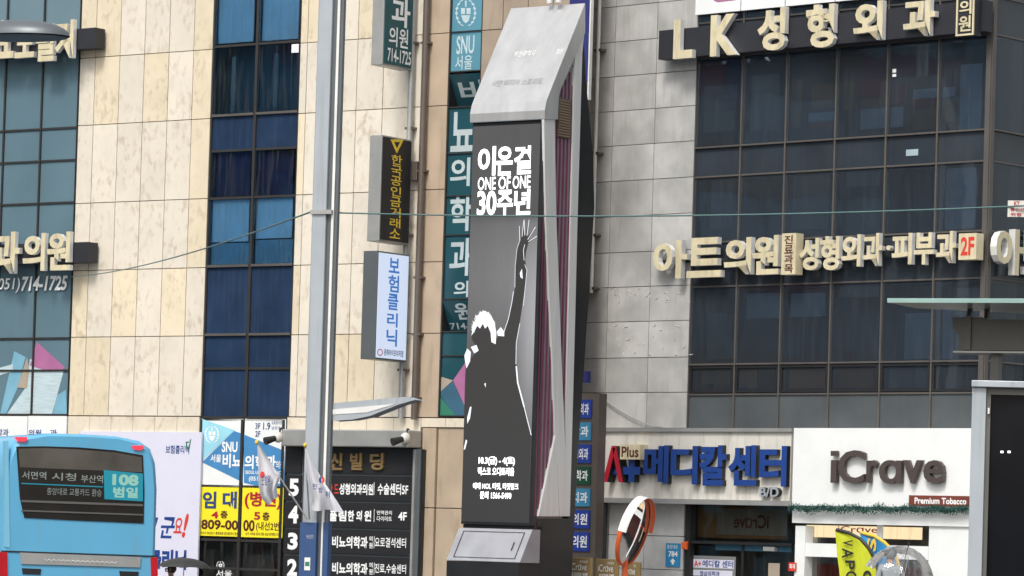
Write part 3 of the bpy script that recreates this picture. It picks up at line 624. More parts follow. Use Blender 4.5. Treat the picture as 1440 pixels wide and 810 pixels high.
# building directory
t = thing('directory_board', 'black tenant directory board with grey lintel, behind the grey pole', 'directory board', FL.P(U(490, 700), gzl + .13, 0.1))
wd = 0.16
b = MB(); b.pbox(FL, 400, 630, 588, 900, 0.0, wd - 0.03); b.build('back_panel', M['steel_dk'], t)
b = MB(); b.pbox(FL, 396, 604, 574, 628, 0.0, 0.42); b.build('lintel', M['galv'], t, bevel=.02)
b = MB(); b.pbox(FL, 583, 632, 592, 900, 0.0, 0.1); b.build('side_frame', M['kblack'], t)
b = MB(); b.pbox(FL, 577, 632, 580, 900, 0.1, 0.19); b.build('edge_trim', M['galv'], t)
ys = [630, 666, 669, 704, 707, 742, 745, 779, 782, 816, 819, 860]
for i in range(0, len(ys), 2):
    b = MB(); b.pbox(FL, 401 - i * .4, ys[i] - 1, 424 - i * .3, ys[i + 1] - 1, wd - .02, wd); pa = b.build('name_plate', M['black'], t)
    b2 = MB(); b2.pbox(FL, 427 - i * .4, ys[i], 582 - i * .4, ys[i + 1], wd - .02, wd); pb = b2.build('name_plate', M['black'], t)
    z = MB(); r = MB(); bl = MB(); L = M['lettw']
    if i == 0:
        z2 = MB(); 
        for ch, x0, x1 in (('유', 432, 450), ('신', 464, 481), ('빌', 492, 509), ('딩', 520, 539)): z2.ptext(ch, FL, x0, 637, x1, 661, wd + .002, 0.04, bold=.03)
        z2.build('letter', M['bronze'], pb); continue
    y0, y1 = ys[i], ys[i + 1]; n_ = {2: '5', 4: '4', 6: '3', 8: '2', 10: '1'}[i]; xo = -i * .4
    z.ptext(n_, FL, 407 + xo, y0 + 4, 421 + xo, y1 - 6, wd + .003, bold=.045); z.build('number', L, pa); z = MB()
    if i == 2:
        r.ptext('드', FL, 470, y0 + 12, 476, y1 - 10, wd + .003, bold=.02); r.ptext('로만', FL, 452, y0 + 12, 468, y1 - 10, wd + .003, bold=.02); r.build('lettering', M['red_b'], pb)
        z.ptext('성형외과의원', FL, 477, y0 + 11, 525, y1 - 8, wd + .003, bold=.03); z.ptext('수술센터5F', FL, 531, y0 + 11, 574, y1 - 8, wd + .003, bold=.025)
    elif i == 4:
        for ch, x0, x1 in (('풀', 463, 474), ('림', 476, 487), ('한', 489, 498), ('의', 501, 509), ('원', 512, 522)): z.ptext(ch, FL, x0, y0 + 11, x1, y1 - 9, wd + .003, bold=.035)
        z.ptext('면역관리', FL, 530, y0 + 11, 551, y0 + 17, wd + .003, bold=.01); z.ptext('다이어트', FL, 530, y0 + 19, 551, y0 + 26, wd + .003, bold=.01); z.ptext('4F', FL, 560, y0 + 13, 572, y1 - 10, wd + .003, bold=.03)
    elif i in (6, 8):
        bl.ptext('서울', FL, 452, y0 + 8, 463, y1 - 8, wd + .003, bold=.02); bl.build('lettering', M['lit_blue'], pb)
        z.ptext('비뇨의학과', FL, 467, y0 + 9, 517, y1 - 8, wd + .003, bold=.03); z.ptext('의', FL, 519, y0 + 9, 524, y0 + 16, wd + .003); z.ptext('원', FL, 519, y0 + 18, 524, y0 + 26, wd + .003)
        z.ptext('요로결석센터' if i == 6 else '진료,수술센터', FL, 527, y0 + 11, 571, y1 - 9, wd + .003, bold=.012)
    else: z.ptext('약국', FL, 470, y0 + 9, 520, y1 - 8, wd + .003, bold=.03)
    for x in (528,): z.pbox(FL, x - 2.2, y0 + 9, x - 1.6, y1 - 8, wd, wd + .002)
    z.build('lettering', L, pb)
for x, y, lab in ((570, 616, 'small twin floodlight on the right end of the directory lintel'), (391, 615, 'small floodlight on the left end of the directory lintel')):
    p = FL.P(*FL.uv(x, y, .45), .45); t = thing('floodlight', lab, 'floodlight', p)
    b = MB(); b.ellip((0, 0, 0), .09, .09, .1); b.V = [v + p for v in b.V]; b.build('lamp_head', M['offwhite'], t)
    b = MB(); b.tube([p + Vector((-.05, -.05, -.02)), p + Vector((-.22, -.16, -.08))], [.05, .075], 10); b.build('spot', M['black'], t)
    b = MB(); b.tube([p + Vector((.03, .02, .02)), p + Vector((.03, .02, .16)), p + Vector((.05, .25, .16))], .02, 6); b.build('stalk', M['black'], t)

# ================================================================== DARK GLASS BUILDING
H2 = 20.0
UR = lambda x, y=270: FR.uv(x, y)[0]
ucor = FR.uv(1390, 270)[0]
F2 = FR.side(ucor); F2 = Pl(F2.P0, F2.u, F2.n)     # second street face
rb = thing('dark_glass_building', 'grey tiled building with black glass curtain wall and shops below, on the right', 'building', FR.P(3, gz(4), -3))
ut = [UR(x) for x in (790, 815, 859, 918, 974.5)]
vt_ = sorted(FR.uv(900, y)[1] for y in (602, 552, 503, 452, 403, 354, 303, 253, 203, 154, 105, 56, 6))
while vt_[-1] < H2: vt_.append(vt_[-1] + 0.6)
clad('tile_cladding', FR, ut, vt_, M['grey_tile'], M['tile_joint'], rb, tints=tintf(0.1), gap=0.006)
b = MB(); rr = random.Random(5)
for k_ in range(46):
    x_ = rr.uniform(845, 972); y_ = rr.choice([rr.uniform(405, 425), rr.uniform(455, 500)]); a_ = rr.uniform(0, 3.1); l_ = rr.uniform(2, 7)
    P_ = [FR.P(*FR.uv(x_ + l_ * q_ * math.cos(a_ + q_ * .6), y_ + l_ * q_ * math.sin(a_ + q_ * .6), .003), .003) for q_ in (-.5, 0, .5)]; b.tube(P_, .008, 5)
b.build('adhesive_marks', M['residue'], rb)['kind'] = 'stuff'
um = [UR(x) for x in (974.5, 1039, 1101.5, 1171.5, 1243, 1315, 1390)]
VR = lambda ys, x=1243: sorted(FR.uv(x, y)[1] for y in ys)
vm = VR((603, 553, 509, 395, 330, 234, 191, 60, 8, -60, -100, -230, -330)); 
def dark(i, j):
    if j == 0: return M['span_lo']
    return M['span'] if j in (3, 5, 7, 9) else M['dark_glass']
curtain(FR, um, vm, rb, dark, wg=-0.04, fw=0.016, ft=0.014, frame=M['mull_lt'] , frame_lt=M['mull_lt'], lights=(2, 6))
b = MB(); b.box(FR, um[0], um[-1] - .05, vm[0], vm[-1], -0.94, -0.7); b.box(FR, um[0], um[-1], vm[-1] + .02, H2, -0.9, 0); b.build('backing_wall', M['interior'], rb)
for j in (1, 3, 5, 7):   # floor slabs and ceilings behind the glass
    b = MB(); b.box(FR, um[0], um[-1] - .05, vm[j] - .06, vm[j] + .06, -0.7, -0.12); b.build('floor_slab', M['interior'], rb)
boards(FR, [(1141, 118, 1172, 152, 'bl_brn'), (1137, 158, 1172, 170, 'bl_blue'), (1137, 172, 1172, 182, 'bl_mar'), (1187, 115, 1203, 155, 'bl_brn'), (1210, 112, 1243, 136, 'bl_mar'), (1210, 138, 1243, 152, 'bl_brn'), (1210, 152, 1270, 180, 'bl_blue'),  # upper coloured boards paint reflections of the houses opposite into the panes
            (1256, 118, 1274, 148, 'bl_mar'), (1284, 124, 1342, 137, 'bl_blue'), (1284, 138, 1316, 152, 'bl_mar'), (1284, 153, 1316, 182, 'bl_brn'), (1324, 140, 1342, 172, 'bl_brn'), (1350, 90, 1380, 186, 'bl_blue'), (1112, 112, 1128, 180, 'bl_brn'), (1056, 105, 1096, 184, 'bl_gry'), (990, 120, 1035, 185, 'bl_gry'), (1005, 132, 1030, 142, 'bl_blue'),
            (1000, 250, 1030, 322, 'bl_gry'), (1115, 245, 1165, 322, 'bl_gry'), (1190, 240, 1236, 262, 'bl_gry'), (1330, 236, 1372, 322, 'bl_blue'),
            (1050, 412, 1098, 448, 'bl_blue'), (1112, 412, 1160, 445, 'bl_blue'), (1180, 402, 1236, 418, 'bl_gry'), (1272, 440, 1312, 505, 'bl_blue'), (1325, 430, 1340, 505, 'bl_blue'), (995, 440, 1032, 505, 'bl_gry'), (1345, 405, 1380, 500, 'bl_gry')], rb)
boards(FR, [(1040, 517, 1065, 545, 'bl_org'), (1110, 516, 1160, 546, 'bl_org'), (1180, 518, 1228, 545, 'bl_brn'), (1250, 516, 1305, 546, 'bl_gry'), (985, 520, 1025, 540, 'bl_brn')], rb, -0.16)
# hopper sash frames low in the second floor
for i in range(6):
    b = MB(); a_, c_ = um[i] + .03, um[i + 1] - .03; v0, v1 = vm[1] + .03, vm[2] - .03; e = .035
    b.box(FR, a_, c_, v1 - e, v1, -.035, -.01); b.box(FR, a_, c_, v0, v0 + e, -.035, -.01); b.box(FR, a_, a_ + e, v0 + e, v1 - e, -.035, -.01); b.box(FR, c_ - e, c_, v0 + e, v1 - e, -.035, -.01)
    b.build('sash_frame', M['black'], rb)
b = MB(); b.pbox(FR, 1274, 210, 1291, 219, -.036, -.03); b.build('window_sticker', M['bl_blue'], rb)
b = MB(); b.pbox(FR, 1255, 97, 1260, 102, -.036, -.03); b.pbox(FR, 1255, 104, 1260, 108, -.036, -.03); b.build('window_sticker', M['lettw'], rb)
# second street face
u2 = [0.0, 1.25, 2.45, 3.65, 4.85]
curtain(F2, u2, vm, rb, dark, wg=-0.04, fw=0.016, ft=0.014, frame=M['mull_lt'], frame_lt=M['mull_lt'], lights=(2, 6))
b = MB(); b.box(F2, 0.75, u2[-1], vm[0], vm[-1], -0.94, -0.7); b.box(F2, 0.05, u2[-1], vm[-1] + .02, H2, -0.9, 0); b.build('backing_wall', M['interior'], rb)
boards(F2, [(1398, 512, 1408, 560, 'bl_org'), (1420, 512, 1440, 560, 'bl_org')], rb, -0.16)
body(FR, ut[0], ucor - 0.95, gz(8), H2, 'wall', rb)
b = MB(); b.box(FR, ut[0], ucor, H2, H2 + .4, -11, .04); b.build('parapet', M['core'], rb)
b = MB(); b.box(F2, 4.85, 11, gz(8), H2, -.95, 0); b.build('wall', M['core'], rb)
b = MB(); b.box(FR, ut[0], ucor, vm[0] - .13, vm[0] - .015, -0.9, 0.12); b.build('ledge', M['galv'], rb)
# ground storey walls
b = MB()
xs_ = [846, 906, 962]; yv = [gz(5), FR.uv(905, 800)[1], FR.uv(905, 753)[1], FR.uv(905, 706)[1]]
for i in range(2):
    for j in range(3): b.box(FR, UR(xs_[i], 750) + .006, UR(xs_[i + 1], 750) - .006, yv[j] + .006, yv[j + 1] - .006, -.1, 0, 0, (1.2, 1.22, 1.26))
b.build('shop_wall', M['grey_tile'], rb)
b = MB(); b.box(FR, ut[0], ucor - .05, gz(5), vm[0] - .14, -0.94, -0.8); b.build('backing_wall', M['interior'], rb)

# white fascia above LK sign
t = thing('white_signboard', 'white panelled signboard with pink print above the large letter sign, top right', 'signboard', FR.P(UR(1180, 0), FR.uv(1180, 14)[1], 0.1))
for i in range(6):
    u0, u1 = um[i] + .012, um[i + 1] - .012; v0 = FR.uv(1180, 3)[1]; b = MB(); b.box(FR, u0, u1, v0, v0 + .75, 0.02, 0.09); b.build('board_panel', M['white_clean'], t)
b = MB(); b.flat(FR, FR.pts([(1000, -14), (1004, 1), (1010, 3), (1034, 0), (1040, -5), (1040, -20), (1003, -18)], .094), .094); b.build('printed_shape', M['pink_film'], t)
# LK sign
t = thing('channel_letter_sign', 'large cream letters reading LK and four Korean letters on a black bar, top right', 'sign', FR.P(UR(1180, 40), FR.uv(1180, 60)[1], 0.2))
v0 = FR.uv(1160, 64, .25)[1]; v1 = FR.uv(1160, 22, .25)[1]
b = MB(); b.box(FR, FR.uv(929, 60, .25)[0], FR.uv(1388, 20, .25)[0], v0, v1, .1, .30); b.build('backing_bar', M['bar'], t)
letters_sign(t, FR, [('L', 947, 27, 974, 82), ('K', 999, 20, 1036, 78), ('성', 1065, 11, 1104, 71), ('형', 1133, 6, 1173, 67), ('외', 1200, 2, 1241, 57), ('과', 1270, -4, 1315, 51)], .32, .1, M['lcream'], M['lside'], .035)
b = MB(); b.pbox(FR, 1345, -12, 1370, 50, .3, .5); o = b.build('small_sign', [M['bar']], t)
b = MB(); b.ptext('의', FR, 1349, 0, 1366, 20, .503, .01, bold=.02); b.ptext('원', FR, 1348, 22, 1365, 44, .503, .01, bold=.02)
u0, u1, v0, v1 = FR.bx(1345, -12, 1370, 50, .51)
for q in ((u0, u0 + .03, v0, v1), (u1 - .03, u1, v0, v1), (u0 + .03, u1 - .03, v0, v0 + .03), (u0 + .03, u1 - .03, v1 - .03, v1)): b.box(FR, *q, .501, .52)
b.build('lettering', M['lcream'], o)
# second sign
t = thing('channel_letter_sign', 'row of cream raised Korean letters ending in a red 2F, across the dark glass', 'sign', FR.P(UR(1150, 360), FR.uv(1150, 385)[1], 0.2))
letters_sign(t, FR, [('아', 918, 338, 966, 392), ('트', 966, 334, 1014, 390), ('의', 1018, 334, 1056, 386), ('원', 1058, 331, 1095, 386)], .1, .11, M['lcream'], M['lside'], .032)
letters_sign(t, FR, [('성', 1124, 335, 1151, 380), ('형', 1153, 332, 1180, 380), ('외', 1183, 330, 1210, 375), ('과', 1213, 328, 1240, 374), ('·', 1246, 345, 1252, 352), ('피', 1254, 328, 1282, 372), ('부', 1285, 327, 1313, 372), ('과', 1316, 325, 1344, 370)], .1, .1, M['lcream'], M['lside'], .03)
b = MB(); b.pbox(FR, 1099, 328, 1119, 386, .1, .3); o = b.build('small_sign', [M['lcream']], t)
b = MB()
for k_, ch in enumerate('진료과목'): b.ptext(ch, FR, 1103, 331 + k_ * 13.5, 1115, 343 + k_ * 13.5, .303, bold=.02)
b.build('lettering', M['maroon'], o)
b = MB(); b.pbox(FR, 1348, 328, 1373, 365, .1, .3); o = b.build('small_sign', [M['lcream']], t)
b = MB(); b.ptext('2F', FR, 1351, 333, 1370, 359, .303, bold=.03); b.build('lettering', M['red_b'], o)
b = MB(); b.pbox(FR, 930, 357, 1380, 362, .02, .09); b.build('mounting_rail', M['black'], t)
# letters on the second face
t = thing('channel_letter_sign', 'large cream Korean letters round the corner, cut by the right frame edge', 'sign', F2.P(1, FR.uv(1390, 380)[1], 0.2))
letters_sign(t, F2, [('아', 1401, 321, 1440, 386), ('트', 1444, 324, 1478, 388)], .1, .12, M['lcream'], M['lside'], .032)

# A+ Plus fascia
t = thing('shop_fascia', 'aged white fascia with big blue Korean letters and a red letter A', 'shop sign', FR.P(UR(980, 660), FR.uv(980, 706)[1], 0.2))
wf = .22
b = MB(); b.pbox(FR, 847, 606, 1112, 703, 0.0, wf); b.build('fascia_board', M['offwhite'], t)
b = MB(); b.pbox(FR, 845, 602, 1113, 607, 0.0, wf + .05); b.pbox(FR, 845, 702, 1113, 709, 0.0, wf + .1); b.build('fascia_trim', M['galv'], t)
L = [('메', 904, 626, 940, 680), ('디', 943, 627, 981, 681), ('칼', 983, 626, 1021, 683), ('센', 1024, 626, 1064, 683), ('터', 1068, 627, 1106, 684)]
for ch, x0, y0, x1, y1 in L:
    b = MB(); b.ptext(ch, FR, x0, y0, x1, y1, wf + .003, .1, bold=.035, mi=0, mis=1); b.build('letter', [M['blue_l'], M['black']], t)
b = MB(); b.ptext('Λ', FR, 848, 627, 877, 678, wf + .003, .2, bold=.03, mi=0, mis=1); b.build('letter', [M['red_l'], M['black']], t)
b = MB(); b.ptext('+', FR, 876, 646, 900, 678, wf + .003, .14, bold=.06, mi=0, mis=1); b.pbox(FR, 857, 660, 880, 667, wf, wf + .1); b.build('letter', [M['blue_l'], M['black']], t)
b = MB(); b.pbox(FR, 872, 625, 900, 646, wf, wf + .22); o = b.build('small_sign', M['lcream'], t)
b = MB(); b.ptext('Plus', FR, 874, 628, 898, 643, wf + .223, bold=.02); b.build('lettering', M['maroon'], o)
b = MB(); b.ptext('B/D', FR, 1068, 685, 1095, 699, wf + .003, .1, bold=.03, mi=0, mis=1); b.build('letter', [M['steel'], M['black']], t)

# iCrave shop front
t = thing('shop_fascia', 'clean white fascia reading iCrave with a brown Premium Tobacco strip', 'shop sign', FR.P(UR(1240, 660), FR.uv(1240, 712)[1], 0.3))
wi = .42
b = MB(); b.pbox(FR, 1115, 602, 1366, 713, 0.0, wi); b.build('fascia_board', M['white_clean'], t)
for ch, x0, y0, x1, y1 in (('ı', 1168, 647, 1176, 679), ('■', 1168, 634, 1176, 641), ('C', 1178, 633, 1215, 680), ('r', 1218, 647, 1233, 679), ('ɑ', 1236, 647, 1267, 680), ('v', 1269, 647, 1296, 680), ('e', 1298, 647, 1327, 680)):
    b = MB(); b.ptext(ch, FR, x0, y0, x1, y1, wi + .03, .08, bold=.018, mi=0, mis=1); b.build('letter', [M['plum'], M['plum']], t)
b = MB(); b.pbox(FR, 1278, 697, 1362, 711, wi, wi + .04); o = b.build('small_sign', M['brown_p'], t)
b = MB(); b.ptext('Premium Tobacco', FR, 1286, 700, 1359, 709, wi + .043, bold=.03); b.build('lettering', M['lettw'], o)
# garland
b = MB(); rr = random.Random(3)
a0 = FR.uv(1112, 715, wi + .03); a1 = FR.uv(1363, 717, wi + .03)
for i in range(5000):
    f_ = rr.random(); u = a0[0] + (a1[0] - a0[0]) * f_; v = a0[1] + (a1[1] - a0[1]) * f_ + rr.gauss(0, .027) + .015 * math.sin(f_ * 40)
    p = FR.P(u, v, wi + .03 + rr.uniform(0, .06)); d = Vector((rr.gauss(0, 1), rr.gauss(0, 1), rr.gauss(0, 1))).normalized() * rr.uniform(.03, .06); e = Vector((rr.gauss(0, 1), rr.gauss(0, 1), rr.gauss(0, 1))).normalized() * .009
    b.add([p, p + d * .5 + e, p + d, p + d * .5 - e], [(0, 1, 2, 3)])
tag(b.build('garland', M['leaf']), 'thin green tinsel garland along the lower edge of the white fascia', 'garland')
t = thing('shop_front', None, None, FR.P(UR(1240, 780), gz(6), 0.2), parent=rb)
b = MB(); b.pbox(FR, 1114, 714, 1366, 738, .0, .38); b.build('beam', M['white_clean'], t)
for x0, x1 in ((1118, 1132), (1306, 1366)):
    b = MB(); u0, u1, v0, v1 = FR.bx(x0, 739, x1, 800, .34); b.box(FR, u0, u1, gz(6), v1 - .003, 0, .34); b.build('pier', M['white_clean'], t)
b = MB(); b.pbox(FR, 1132.4, 766, 1305.6, 785, .1, .32); b.build('crossbar', M['white_clean'], t)
for y0, y1, mm in ((739, 765, 'shop_glass'), (786, 860, 'shop_glass')):
    b = MB(); b.pbox(FR, 1134, y0, 1305, y1, .12, .13); b.build('window', M[mm], t)
b = MB(); b.pbox(FR, 1134, 740, 1296, 757, .04, .09); o = b.build('lit_sign_panel', M['lit_warm'], t)
b = MB(); b.ptext('iCrɑve', FR, 1178, 740, 1234, 749, .094, bold=.01); b.build('lettering', M['red_b'], t)
b = MB(); b.pbox(FR, 1233, 738, 1240, 765, .14, .18); b.build('window_post', M['white_clean'], t)
b = MB(); b.pbox(FR, 1297, 739, 1305, 765, .0, .1); b.build('window_jamb', M['pipe'], t)
b = MB(); b.pbox(FR, 1132, 795, 1300, 870, -.4, -.3); b.build('display_shelf', M['bl_mar'], t)
# entrance under the A+ fascia
t = thing('shop_entrance', None, None, FR.P(UR(1040, 780), gz(4), 0.0), parent=rb)
b = MB(); b.pbox(FR, 969.5, 711, 1113, 762, -.12, -.1); o = b.build('transom_glass', M['shop_glass'], t)
b = MB(); b.pbox(FR, 976, 713, 1107, 757, -.24, -.2); b.build('inner_board', M['bl_brn'], t)
b = MB(); b.pbox(FR, 1008, 716, 1107, 753, -.19, -.18); b.build('inner_board', M['bl_gry'], t)
b = MB(); b.ptext('iCrɑve', FR, 1032, 724, 1081, 743, -.17, bold=.015, mirror=True); b.build('lettering', M['maroon'], t)
b = MB(); b.pbox(FR, 962, 709, 969, 900, -.15, .04); b.pbox(FR, 969.3, 762, 1113, 766, -.15, .02); b.build('door_frame', M['black'], t)
for x0, x1 in ((970, 1041), (1044, 1113)):
    b = MB(); b.pbox(FR, x0, 768, x1, 900, -.1, -.08); b.build('door', M['shop_glass'], t)
b = MB(); b.pbox(FR, 1041, 767, 1044, 900, -.11, -.05); b.build('door_frame', M['black'], t)
b = MB(); b.pbox(FR, 1006, 766.5, 1113, 775, -.078, -.075); b.build('door_film', M['bluegrey_film'], t)
b = MB(); b.pbox(FR, 1073, 769, 1089, 775, -.07, .03); b.build('door_closer', M['galv'], t)
t = thing('door_poster', 'pale poster with red and blue clinic name on the left glass door', 'poster', FR.P(UR(1002, 800), FR.uv(1002, 830)[1], -.06))
b = MB(); b.pbox(FR, 973, 782, 1034, 840, -.078, -.072); b.build('poster_sheet', M['bl_gry'], t)
b = MB(); b.pbox(FR, 974, 787, 1032, 799, -.072, -.07); b.pbox(FR, 974, 802, 1030, 810, -.072, -.07); b.build('name_strip', M['lilac'], t)
b = MB(); b.ptext('A+', FR, 976, 788, 986, 797, -.067, bold=.03); b.build('lettering', M['red_b'], t)
b = MB(); b.ptext('메디칼 센터', FR, 988, 788, 1031, 798, -.067, bold=.02); b.ptext('영상의학과', FR, 984, 803, 1012, 810, -.067, bold=.02); b.build('lettering', M['blue_l'], t)
for x0, x1, y0, m, lab, tx in ((1080, 1096, 792, 'beige_film', 'beige paper notice on the right glass door', None), (1109, 1119, 791, 'red_b', 'small red notice beside the white shop pier', '화')):
    b = MB(); b.pbox(FR, x0, y0, x1, y0 + 40 if tx is None else y0 + 12, -.074 if tx is None else .35, -.07 if tx is None else .37); o = tag(b.build('paper_notice', M[m]), lab, 'notice')
    if tx: b = MB(); b.ptext('화재', FR, x0 + 1, y0 + 2, x1 - 1, y0 + 9, .373, bold=.02); b.build('lettering', M['lettw'], o)
# small items on the grey wall
b = MB(); b.pbox(FR, 936, 764, 956, 797, .0, .02); o = tag(b.build('address_plate', M['addr']), 'blue address plate numbered 784 on the grey wall', 'address plate')
b = MB(); b.ptext('784', FR, 940, 775, 953, 783, .023, bold=.03); b.ptext('중앙대로', FR, 938, 766, 953, 772, .023, bold=.0); b.flat(FR, FR.pts([(946, 785), (950, 790), (947.5, 790), (947.5, 794), (944.5, 794), (944.5, 790), (942, 790)], .023), .023); b.build('lettering', M['lettw'], o)
b = MB(); b.pbox(FR, 958, 762, 963.5, 772, .05, .12); b.pbox(FR, 963.6, 761, 965, 773, .05, .11); tag(b.build('alarm_box', M['orange'], bevel=.01), 'small orange box on the dark door frame', 'alarm box')
vpipe(850, 706, 848, 860, 0.045, .1, 'black drain pipe at the left end of the grey shop wall', M['black'], F=FR, brackets=())
vpipe(846, -120, 832, 412, 0.035, .12, 'cream drain pipe on the grey tiles right of the media pillar', M['offwhite'], F=FR, brackets=(70, 215, 330, 405))
# tenant column
FT = facing(816, 61.0, 35)
t = thing('tenant_sign_column', 'narrow column of blue and green tenant plates behind the media pillar', 'sign column', FT.P(0, gz(2), -.05))
b = MB(); b.pbox(FT, 800, 553, 838, 900, -.25, -.02); b.build('column_frame', M['pipe'], t)
for y0, y1, m, tx in ((562, 588, 'b1', '성형외과'), (594, 619, 'b2', '안과'), (625, 651, 'b1', '정형외과'), (656, 681, 'b3', '안학과'), (687, 712, 'b2', '치과'), (717, 743, 'b1', '의원'), (748, 775, 'b1', '의원')):
    s_ = (700 - y0) * .014
    b = MB(); b.pbox(FT, 796 + s_, y0, 829 + s_ * 1.2, y1, -.02, .01); o = b.build('tenant_plate', M[m], t)
    b = MB(); b.ptext(tx, FT, 800 + s_ + (4 if len(tx) < 3 else 0), y0 + 5, 826 + s_, y1 - 5, .013, bold=.02); b.build('lettering', M['lettw'], o)
b = MB(); b.pbox(FT, 818, 522, 826, 538, -.05, .05); o = tag(b.build('small_sign', M['indigo']), 'tiny indigo sign high beside the grey tiles, above the tenant column', 'sign')
t = thing('indigo_sign', 'tall narrow indigo sign behind the top right of the media pillar', 'sign', FT.P(.1, FT.uv(824, 118)[1], 0))
b = MB(); b.pbox(FT, 800, -40, 828, 116, -.1, -.04); b.build('sign_panel', M['indigo'], t)
b = MB(); b.pbox(FT, 828.2, -40, 830, 140, -.1, -.02); b.build('sign_edge', M['lside'], t)
# loose cables on the grey wall
b = MB(); A = [FR.P(*FR.uv(x, y, .05), .05) for x, y in ((840, 554), (850, 562), (866, 574), (890, 588), (915, 599), (930, 601))]; b.tube(A, .012, 6); tag(b.build('loose_cable', M['galv']), 'pale loose cable drooping across the grey tiles above the fascia', 'cable')
b = MB(); A = [FR.P(*FR.uv(x, y, .04), .04) for x, y in ((822, 420), (821, 470), (820, 520))]; b.tube(A, .01, 6); tag(b.build('loose_cable', M['wire_dk']), 'thin dark cable hanging down the left edge of the grey tiles', 'cable')

# ================================================================== ACROSS THE STREET (seen in the glass)
FO = Pl((-45, 30, 0), (0, 1, 0), (1, 0, 0))
def opposite(y0, y1, H, label, mats, seed):
    rr = random.Random(seed); u0, u1 = y0 - 30, y1 - 30
    t = thing('facing_building', label, 'building', FO.P((u0 + u1) / 2, gz(-45), -5))
    b = MB(); b.box(FO, u0, u1, gz(-45), H, -10, -.3); b.build('wall', M['core'], t)
    v = 0.2
    while v < H - 1:
        u = u0
        while u < u1 - .1:
            wdt = min(rr.uniform(1.4, 3.4), u1 - u)
            b = MB(); b.box(FO, u, u + wdt, v, v + 1.3, -.3, 0); b.build('facade_panel', M[rr.choice(mats)], t)
            b = MB(); b.box(FO, u + .12, u + wdt - .12, v + 1.36, min(v + 3.0, H), -.3, -.12); b.build('window', M[rr.choice(['bl_gry', 'bl_blue', 'bl_gry', 'bl_blue'])], t)
            u += wdt
        v += 3.1
opposite(30, 55, 22, 'brown and maroon patchwork building across the street, seen only mirrored in the dark glass', ['bl_brn', 'bl_mar', 'bl_brn', 'bl_gry', 'brownstone_p'], 4)
opposite(55.2, 76, 15.9, 'low blue grey building across the street, seen only mirrored in the blue glass', ['bluegrey_film', 'bl_gry', 'bl_pur'], 9)

# ================================================================== MEDIA PILLAR
FK = facing(712, 57.0, 34)
t = thing('media_pillar', 'tall silver and black media pillar with a lit concert screen', 'media pillar', FK.P(0, gz(0) + .13, -.6))
uk0, uk1 = FK.uv(657, 450)[0], FK.uv(757, 450)[0]
SK = FK.side(uk1 + .02)
vtop = FK.uv(712, 168)[1]; vbot = FK.uv(700, 738)[1]; gk = gz(0) + .13
depth = SK.uv(805, 500)[0]
b = MB(); b.box(FK, uk0, uk1 - .0, vbot, vtop, -.12, 0); b.build('screen_case', M['kblack'], t)
# display
us0, us1, vs0, vs1 = uk0 + .01, uk1 - .06, vbot + .04, vtop - .09
b = MB(); n_u, n_v = 10, 40
for i in range(n_u):
    for j in range(n_v):
        a_, c_ = us0 + (us1 - us0) * i / n_u, us0 + (us1 - us0) * (i + 1) / n_u; d_, e_ = vs0 + (vs1 - vs0) * j / n_v, vs0 + (vs1 - vs0) * (j + 1) / n_v
        b.add([FK.P(a_, d_, .006), FK.P(c_, d_, .006), FK.P(c_, e_, .006), FK.P(a_, e_, .006)], [(0, 1, 2, 3)])
display = b.build('screen', M['screen'], t)
me = display.data; ca = me.color_attributes.new('tint', 'FLOAT_COLOR', 'POINT')
for vtx in me.vertices:      # the picture on the screen
    q = vtx.co + ORG[t] - FK.P0; fu = (q.dot(FK.u) - us0) / (us1 - us0); fv = (q.z - vs0) / (vs1 - vs0)
    c = 0.062
    if fv < .77:
        c += .11 * math.exp(-((fv - .62) / .17) ** 2) * (0.55 + .45 * fu) + .20 * math.exp(-((fu - 1.0) / .25) ** 2) * math.exp(-((fv - .45) / .22) ** 2)
    c *= 1.3
    ca.data[vtx.index].color = (c, c * 1.0, c * 1.03, 1)
b = MB(); wz = .012
for ch, x0, y0, x1, y1 in (('이', 672, 206, 697, 247), ('은', 698, 206, 721, 247), ('결', 723, 205, 747, 245), ('ONE', 672, 249, 697, 267), ('OF', 701, 248, 718, 266), ('ONE', 721, 247, 746, 265), ('30', 671, 268, 698, 303), ('주', 699, 267, 721, 304), ('년', 723, 266, 746, 302)):
    b.ptext(ch, FK, x0, y0, x1, y1, wz, bold=.012 if ch in ('ONE', 'OF') else .03)
b.ptext('10.3(금) - 4(토)', FK, 673, 642, 724, 655, wz, bold=.035); b.ptext('벡스코 오디토리움', FK, 672, 657, 723, 669, wz, bold=.03)
b.ptext('예매 NOL 티켓, 티켓링크', FK, 665, 679, 729, 689, wz, bold=.025); b.ptext('문의 1566-5490', FK, 675, 691, 719, 702, wz, bold=.03)
b.build('screen_lettering', M['scr_txt'], display)
# figure shown on the screen: rim light first, dark body over it
arm = [(700, 474), (709, 466), (715, 448), (720, 424), (724.5, 404), (725, 374), (727, 350), (732, 337), (731, 318), (734, 333), (737, 309), (738, 331), (744, 309), (741, 333), (753, 319), (743, 338), (755, 332), (743, 342), (740, 353), (738.5, 366), (741, 380), (740, 396), (736, 420), (731.5, 450), (726, 480), (725.5, 512), (727.5, 538)]
bot = [FK.uv(650, 700), FK.uv(748, 700)]
body_ = FK.pts(arm + [(736, 570), (747, 612)], .0105) + [(us1 - .003, vs0 + 1.2), (us1 - .003, vs0 + .003), (us0 + .003, vs0 + .003)] + FK.pts([(654, 530), (655, 515), (664, 502), (672, 492), (663, 476), (665, 462), (672, 450), (680, 446), (688, 452), (694, 466), (696, 478)], .0105)
b = MB(); b.flat(FK, body_, .0105); b.build('figure', M['scr_fig'], display)
b = MB(); wz = .0125
